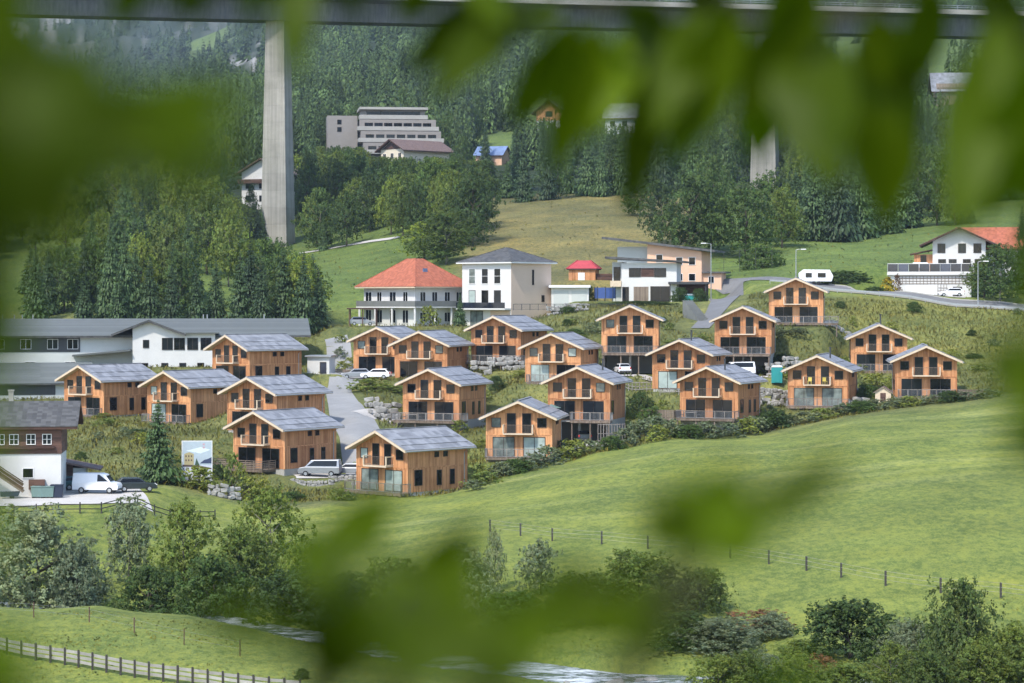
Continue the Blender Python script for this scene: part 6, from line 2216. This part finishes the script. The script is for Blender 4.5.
qx_, qd_ = village(150)
for i, (px_, d_) in enumerate(zip(qx_[:60], qd_[:60])):
    k = ('weedy', 'shrub', 'weedy', 'bush')[i % 4]
    tree_obj(k, gp(px_, d_), random.uniform(.7, 1.7), random.uniform(1.2, 2.6), {'weedy': 'small bright shrub among the weeds of the village slope', 'shrub': 'small greyish shrub among the weeds of the village slope', 'bush': 'small dark shrub among the weeds of the village slope'}[k],
             'small shrubs on the village slope, ' + {'weedy': 'bright', 'shrub': 'greyish', 'bush': 'dark'}[k], 'shrub', False, 'shrub')
px_, d_ = village(120000)
blades('tall_weeds', 'tall weeds and uncut grass on the slopes between the chalets', px_, d_, .2, .65, .055, 'leaf_weed', .5, .85, 1.3, .15)
px_, d_ = scatter(70000, -60, 1090, 150, 300)
k_ = (d_ < 178) & (d_ < np.interp(px_, [-20, 300, 470, 560, 640, 760, 1060], [250, 266, 268, 282, 290, 301, 306]))
blades('meadow_grass', 'short grass tufts of the mown meadow and river banks', px_[k_], d_[k_], .05, .16, .05, 'leaf_weed', .6, 1.15, 1.5, .0)
px_, d_ = scatter(3000, -60, 1090, 415, 600)
blades('hillside_grass', 'rough grass on the open hillside behind the villas', px_, d_, .2, .5, .12, 'leaf_weed', .6, .85, 1.2, .35)
# ------------------------------------------------------------------ leaves close to the camera
def leaf_mesh(L, W, bend, fold, twist, seed):
    """one real leaf: stalk at the origin, blade along -z, gently bent, folded along the midrib, with thickness"""
    r = random.Random(seed)
    n, m = 12, 3
    top, bot = [], []
    for i in range(n + 1):
        t = i / n
        w = W / 2 * (math.sin(math.pi * t ** .82) ** .85) * (1 + .05 * math.sin(t * 19 + seed)) + W * .012 * (1 - t)
        s = L * t
        by = bend * L * t * t
        tw = twist * t
        for j in range(-m, m + 1):
            u = j / m
            x = u * w
            y = by + abs(u) * fold * w - .06 * W * math.sin(t * 9 + u * 2)
            xx = x * math.cos(tw) - (y - by) * math.sin(tw); yy = by + x * math.sin(tw) + (y - by) * math.cos(tw)
            top.append((xx, yy, -s)); bot.append((xx, yy + .0006, -s))
    c = 2 * m + 1
    V = np.array(top + bot)
    N = len(top)
    Q = []
    for i in range(n):
        for j in range(c - 1):
            a = i * c + j
            Q.append((a, a + 1, a + c + 1, a + c)); Q.append((N + a, N + a + c, N + a + c + 1, N + a + 1))
    tint = np.full(len(V), r.uniform(.75, 1.25))
    return np_mesh('leaf', V, np.array(Q), 'leaf_near', tint, smooth=True)


def branch(label, stems, leaves, name='leafy_branch', near=1.0):
    """stems: list of polylines [(px,py,d),...]; leaves: (base px,py, tip px,py, width px, distance, turn)"""
    stems = [[(q[0], q[1], q[2] * near) for q in st] for st in stems]
    leaves = [(*q[:5], q[5] * near, q[6]) for q in leaves]
    P0 = at(*stems[0][0])
    t = thing(name, label, 'branch', P0)
    allp = []
    for k, st in enumerate(stems):
        pts = [at(*q) - P0 for q in st]
        fine = []
        for a, b_ in zip(pts[:-1], pts[1:]):
            for i in range(6):
                fine.append(a.lerp(b_, i / 6))
        fine.append(pts[-1])
        r0 = .006 if k == 0 else .0028
        part('twig', MB().tube(fine, [r0 * (1 - .6 * i / len(fine)) for i in range(len(fine))], 7).mesh('twig', 'twig', True), t)
        allp += fine
    for i, (bx, by, tx, ty, w, d, tn) in enumerate(leaves):
        a = at(bx, by, d) - P0; c = at(tx, ty, d * (1 + tn * .12)) - P0
        v = c - a
        L = v.length
        me = leaf_mesh(L, w / F * d, .10 * (1 if i % 2 else -1), .25, .5 * tn, i * 7 + len(leaves))
        o = part('leaf', me, t, a)
        zax = -v.normalized()
        y0 = Vector((.5 * tn, -1, .25 * tn)); xax = y0.cross(zax).normalized(); yax = zax.cross(xax)
        o.rotation_euler = Matrix((xax, yax, zax)).transposed().to_euler()
        q = min(allp, key=lambda s: (s - a).length)
        if (q - a).length > .004:
            mid = (q + a) / 2 + Vector((0, 0, .01))
            part('stalk', MB().tube([q, mid, a, a + v * .04], [.0014, .0012, .001, .0008], 5).mesh('stalk', 'twig', True), t)
    return t


branch('dark blurred branch close to the lens, hanging in from the upper left corner',
       [[(-140, -60, .80), (-20, 40, .80), (60, 110, .80), (150, 150, .82)], [(-20, 40, .8), (-10, 160, .8)]],
       [(-40, 60, 130, 195, 105, .78, .3), (20, 55, 190, 165, 85, .80, -.4), (60, 130, 268, 80, 50, .95, .2), (-60, 110, 95, 250, 90, .76, .2), (-40, 30, 70, 130, 70, .8, .5),
        (-60, 180, 22, 345, 60, .74, .4), (-80, 120, 0, 235, 90, .7, .3), (100, 140, 225, 195, 40, .8, .3), (10, 60, 150, 150, 120, .7, -.2), (80, 110, 250, 150, 70, .7, .3), (-90, 200, 20, 300, 130, .6, .2), (-50, -20, 60, 90, 80, .75, .2)], near=.78)
branch('bright blurred leaf tips hanging from the top edge, left half of the photo',
       [[(60, -90, 1.15), (200, -60, 1.15), (340, -40, 1.18)]],
       [(180, -45, 196, 26, 46, 1.15, .2), (150, -50, 120, 14, 40, 1.15, .6), (300, -50, 293, 78, 46, 1.18, -.2), (255, -60, 250, 20, 30, 1.15, .4), (20, -60, -8, 100, 30, 1.0, .3), (330, -40, 352, 20, 34, 1.15, .5)])
branch('green blurred leaf branch hanging over the middle of the top edge',
       [[(300, -90, 1.25), (480, -40, 1.25), (620, 10, 1.25), (700, 40, 1.3)], [(480, -40, 1.25), (520, 30, 1.25)]],
       [(500, -10, 398, 78, 42, 1.25, .3), (520, 0, 425, 112, 46, 1.22, -.3), (580, 20, 505, 135, 48, 1.25, .3), (560, 5, 470, 60, 40, 1.3, -.5), (600, 20, 549, 182, 46, 1.22, .2), (640, 25, 585, 150, 46, 1.28, -.2),
        (660, 50, 626, 220, 44, 1.3, .1), (620, 0, 690, 90, 60, 1.2, .4), (440, -40, 395, 30, 36, 1.2, .4), (470, -50, 520, 40, 50, 1.25, -.4), (700, 30, 640, 170, 40, 1.2, .4)], near=1.15)
branch('large blurred leaves hanging over the right half of the top edge',
       [[(1120, -120, 1.1), (980, -40, 1.1), (860, 10, 1.1), (740, 20, 1.12)], [(980, -40, 1.1), (1010, 60, 1.0)], [(860, 10, 1.1), (800, 40, 1.1)]],
       [(876, 10, 890, 236, 82, 1.12, .1), (800, 20, 842, 205, 84, 1.08, -.4), (770, 20, 760, 175, 70, 1.12, .4), (740, 0, 668, 165, 62, 1.12, .2), (705, 10, 655, 130, 54, 1.15, -.3), (820, -20, 736, 110, 60, 1.05, .3),
        (930, -20, 905, 110, 64, 1.08, .4), (1000, 20, 950, 250, 70, .98, -.2), (1050, 40, 985, 235, 80, .95, .3), (980, -30, 1030, 120, 70, 1.0, .3), (780, -30, 800, 70, 60, 1.1, .2), (1060, 90, 1012, 330, 44, .9, .4),
        (690, -50, 720, 60, 50, 1.15, .3)], near=1.2)
branch('dark blurred leaf cluster close to the lens in front of the meadow',
       [[(560, 800, .72), (650, 640, .72), (700, 560, .72), (735, 520, .72)]],
       [(735, 535, 655, 475, 54, .72, .3), (715, 560, 735, 468, 84, .70, -.3), (740, 535, 850, 452, 42, .8, .2), (690, 560, 640, 510, 44, .75, .3), (690, 545, 752, 490, 80, .62, .2), (655, 500, 700, 545, 66, .66, .2),
        (745, 560, 690, 475, 76, .66, .1), (700, 480, 770, 515, 60, .7, -.2), (728, 565, 742, 500, 60, .9, .2), (780, 500, 846, 462, 40, .7, .2)])
branch('blurred green leaves rising from the bottom edge, left of the middle',
       [[(360, 820, 1.0), (400, 680, 1.0), (430, 600, 1.0), (400, 560, 1.0)], [(400, 680, 1.0), (330, 600, 1.02)]],
       [(345, 600, 290, 530, 44, 1.02, .3), (440, 650, 385, 565, 60, .95, .4), (380, 660, 330, 575, 60, .95, -.3), (430, 640, 470, 555, 60, .9, .3), (400, 700, 440, 590, 110, .68, .2), (360, 690, 300, 590, 80, .75, -.2), (460, 680, 490, 600, 70, .7, .2), (300, 640, 200, 610, 50, .8, .3)], near=.8)
branch('blurred brownish green leaves spread along the bottom edge, right of the middle',
       [[(440, 820, .9), (480, 700, .9), (520, 640, .9), (680, 600, .92)]],
       [(520, 640, 600, 556, 60, .92, .3), (500, 620, 590, 610, 60, .9, -.4), (590, 640, 690, 580, 56, 1.0, .3), (600, 610, 668, 648, 50, .9, .4), (470, 690, 440, 600, 80, .85, .3), (490, 680, 560, 600, 70, .8, .3),
        (745, 700, 835, 662, 36, 1.0, .4), (560, 620, 660, 610, 60, .9, .1), (480, 700, 530, 640, 70, .8, .3)], near=.72)
branch('pair of bright blurred leaves standing up left of the middle, below the lowest chalet',
       [[(300, 760, 1.0), (330, 640, 1.0), (360, 600, 1.0), (400, 590, 1.0)]],
       [(312, 575, 402, 486, 58, .95, .2), (395, 598, 492, 510, 40, .95, -.2), (322, 600, 300, 520, 36, .9, .3)])
branch('faint blurred leaf at the left edge in front of the long white building', [[(-160, 150, .5), (-90, 220, .5), (-50, 300, .5)]],
       [(-90, 200, 12, 400, 110, .5, .2), (-110, 260, -4, 560, 90, .5, .3)])
branch('dark blurred leaf in the bottom left corner', [[(-120, 760, .6), (-60, 700, .6), (-30, 680, .6)]],
       [(-50, 690, 40, 640, 70, .6, .2), (-40, 720, 60, 690, 60, .6, -.3)])
branch('faint blurred leaf at the right edge in front of the meadow top', [[(1180, 460, .75), (1080, 400, .75), (1040, 390, .75)]],
       [(1070, 400, 980, 340, 84, .72, .3), (1070, 410, 985, 460, 76, .74, -.3), (1080, 380, 1000, 400, 70, .7, .1)])

# ------------------------------------------------------------------ air
hz = MB().box(-3300, 3600, -70, 7400, -20, 2400).mesh('haze', 'dark')
hm = bpy.data.materials.new('valley_air'); hm.use_nodes = True
nt = hm.node_tree; nt.nodes.clear()
ho = nt.nodes.new('ShaderNodeOutputMaterial'); pv = nt.nodes.new('ShaderNodeVolumePrincipled')
pv.inputs['Density'].default_value = HAZE
pv.inputs['Color'].default_value = (.66, .80, 1.0, 1)
pv.inputs['Anisotropy'].default_value = .25
nt.links.new(pv.outputs[0], ho.inputs['Volume'])
hz.materials.clear(); hz.materials.append(hm)
setting('haze', hz, 'stuff')

# ------------------------------------------------------------------ light, camera
w = bpy.data.worlds.new('World'); scene.world = w; w.use_nodes = True
bg = w.node_tree.nodes['Background']
sky = w.node_tree.nodes.new('ShaderNodeTexSky'); sky.sky_type = 'NISHITA'; sky.sun_disc = False
ELEV, AZ = R(SUN_ELEV), R(SUN_AZ)     # azimuth measured clockwise from +Y
sky.sun_elevation = ELEV; sky.sun_rotation = AZ
sky.air_density = 1.0; sky.dust_density = 1.5; sky.altitude = 1000
w.node_tree.links.new(sky.outputs[0], bg.inputs[0]); bg.inputs[1].default_value = SKY
sl = bpy.data.lights.new('sun', 'SUN'); sl.energy = SUN; sl.angle = R(SUN_ANG); sl.color = (1.0, .94, .85)
so = bpy.data.objects.new('sun', sl); COL.objects.link(so)
sd = Vector((math.sin(AZ) * math.cos(ELEV), math.cos(AZ) * math.cos(ELEV), math.sin(ELEV)))
so.rotation_euler = (-sd).to_track_quat('-Z', 'Y').to_euler()
so.location = sd * 50 + Vector((0, 0, CZ))

cd = bpy.data.cameras.new('camera'); cam = bpy.data.objects.new('camera', cd); COL.objects.link(cam)
cam.location = (0, 0, CZ); cam.rotation_euler = (R(90), 0, 0)
cd.lens = LENS; cd.sensor_width = 36; cd.sensor_fit = 'HORIZONTAL'
cd.shift_y = -(341.5 - HY) / 1024
cd.clip_start = .05; cd.clip_end = 20000
cd.dof.use_dof = True; cd.dof.focus_distance = 310; cd.dof.aperture_fstop = FSTOP
scene.camera = cam
vs = scene.view_settings
vs.view_transform = 'Standard'; vs.look = 'None'; vs.exposure = EXPO; vs.gamma = 1; vs.use_curve_mapping = False
scene.render.engine = 'CYCLES'
cy = scene.cycles
cy.use_denoising = True; cy.max_bounces = 5; cy.diffuse_bounces = 2; cy.glossy_bounces = 2; cy.transmission_bounces = 3; cy.volume_bounces = 0; cy.transparent_max_bounces = 4
cy.use_adaptive_sampling = True; cy.adaptive_threshold = .02
cy.sample_clamp_indirect = 6
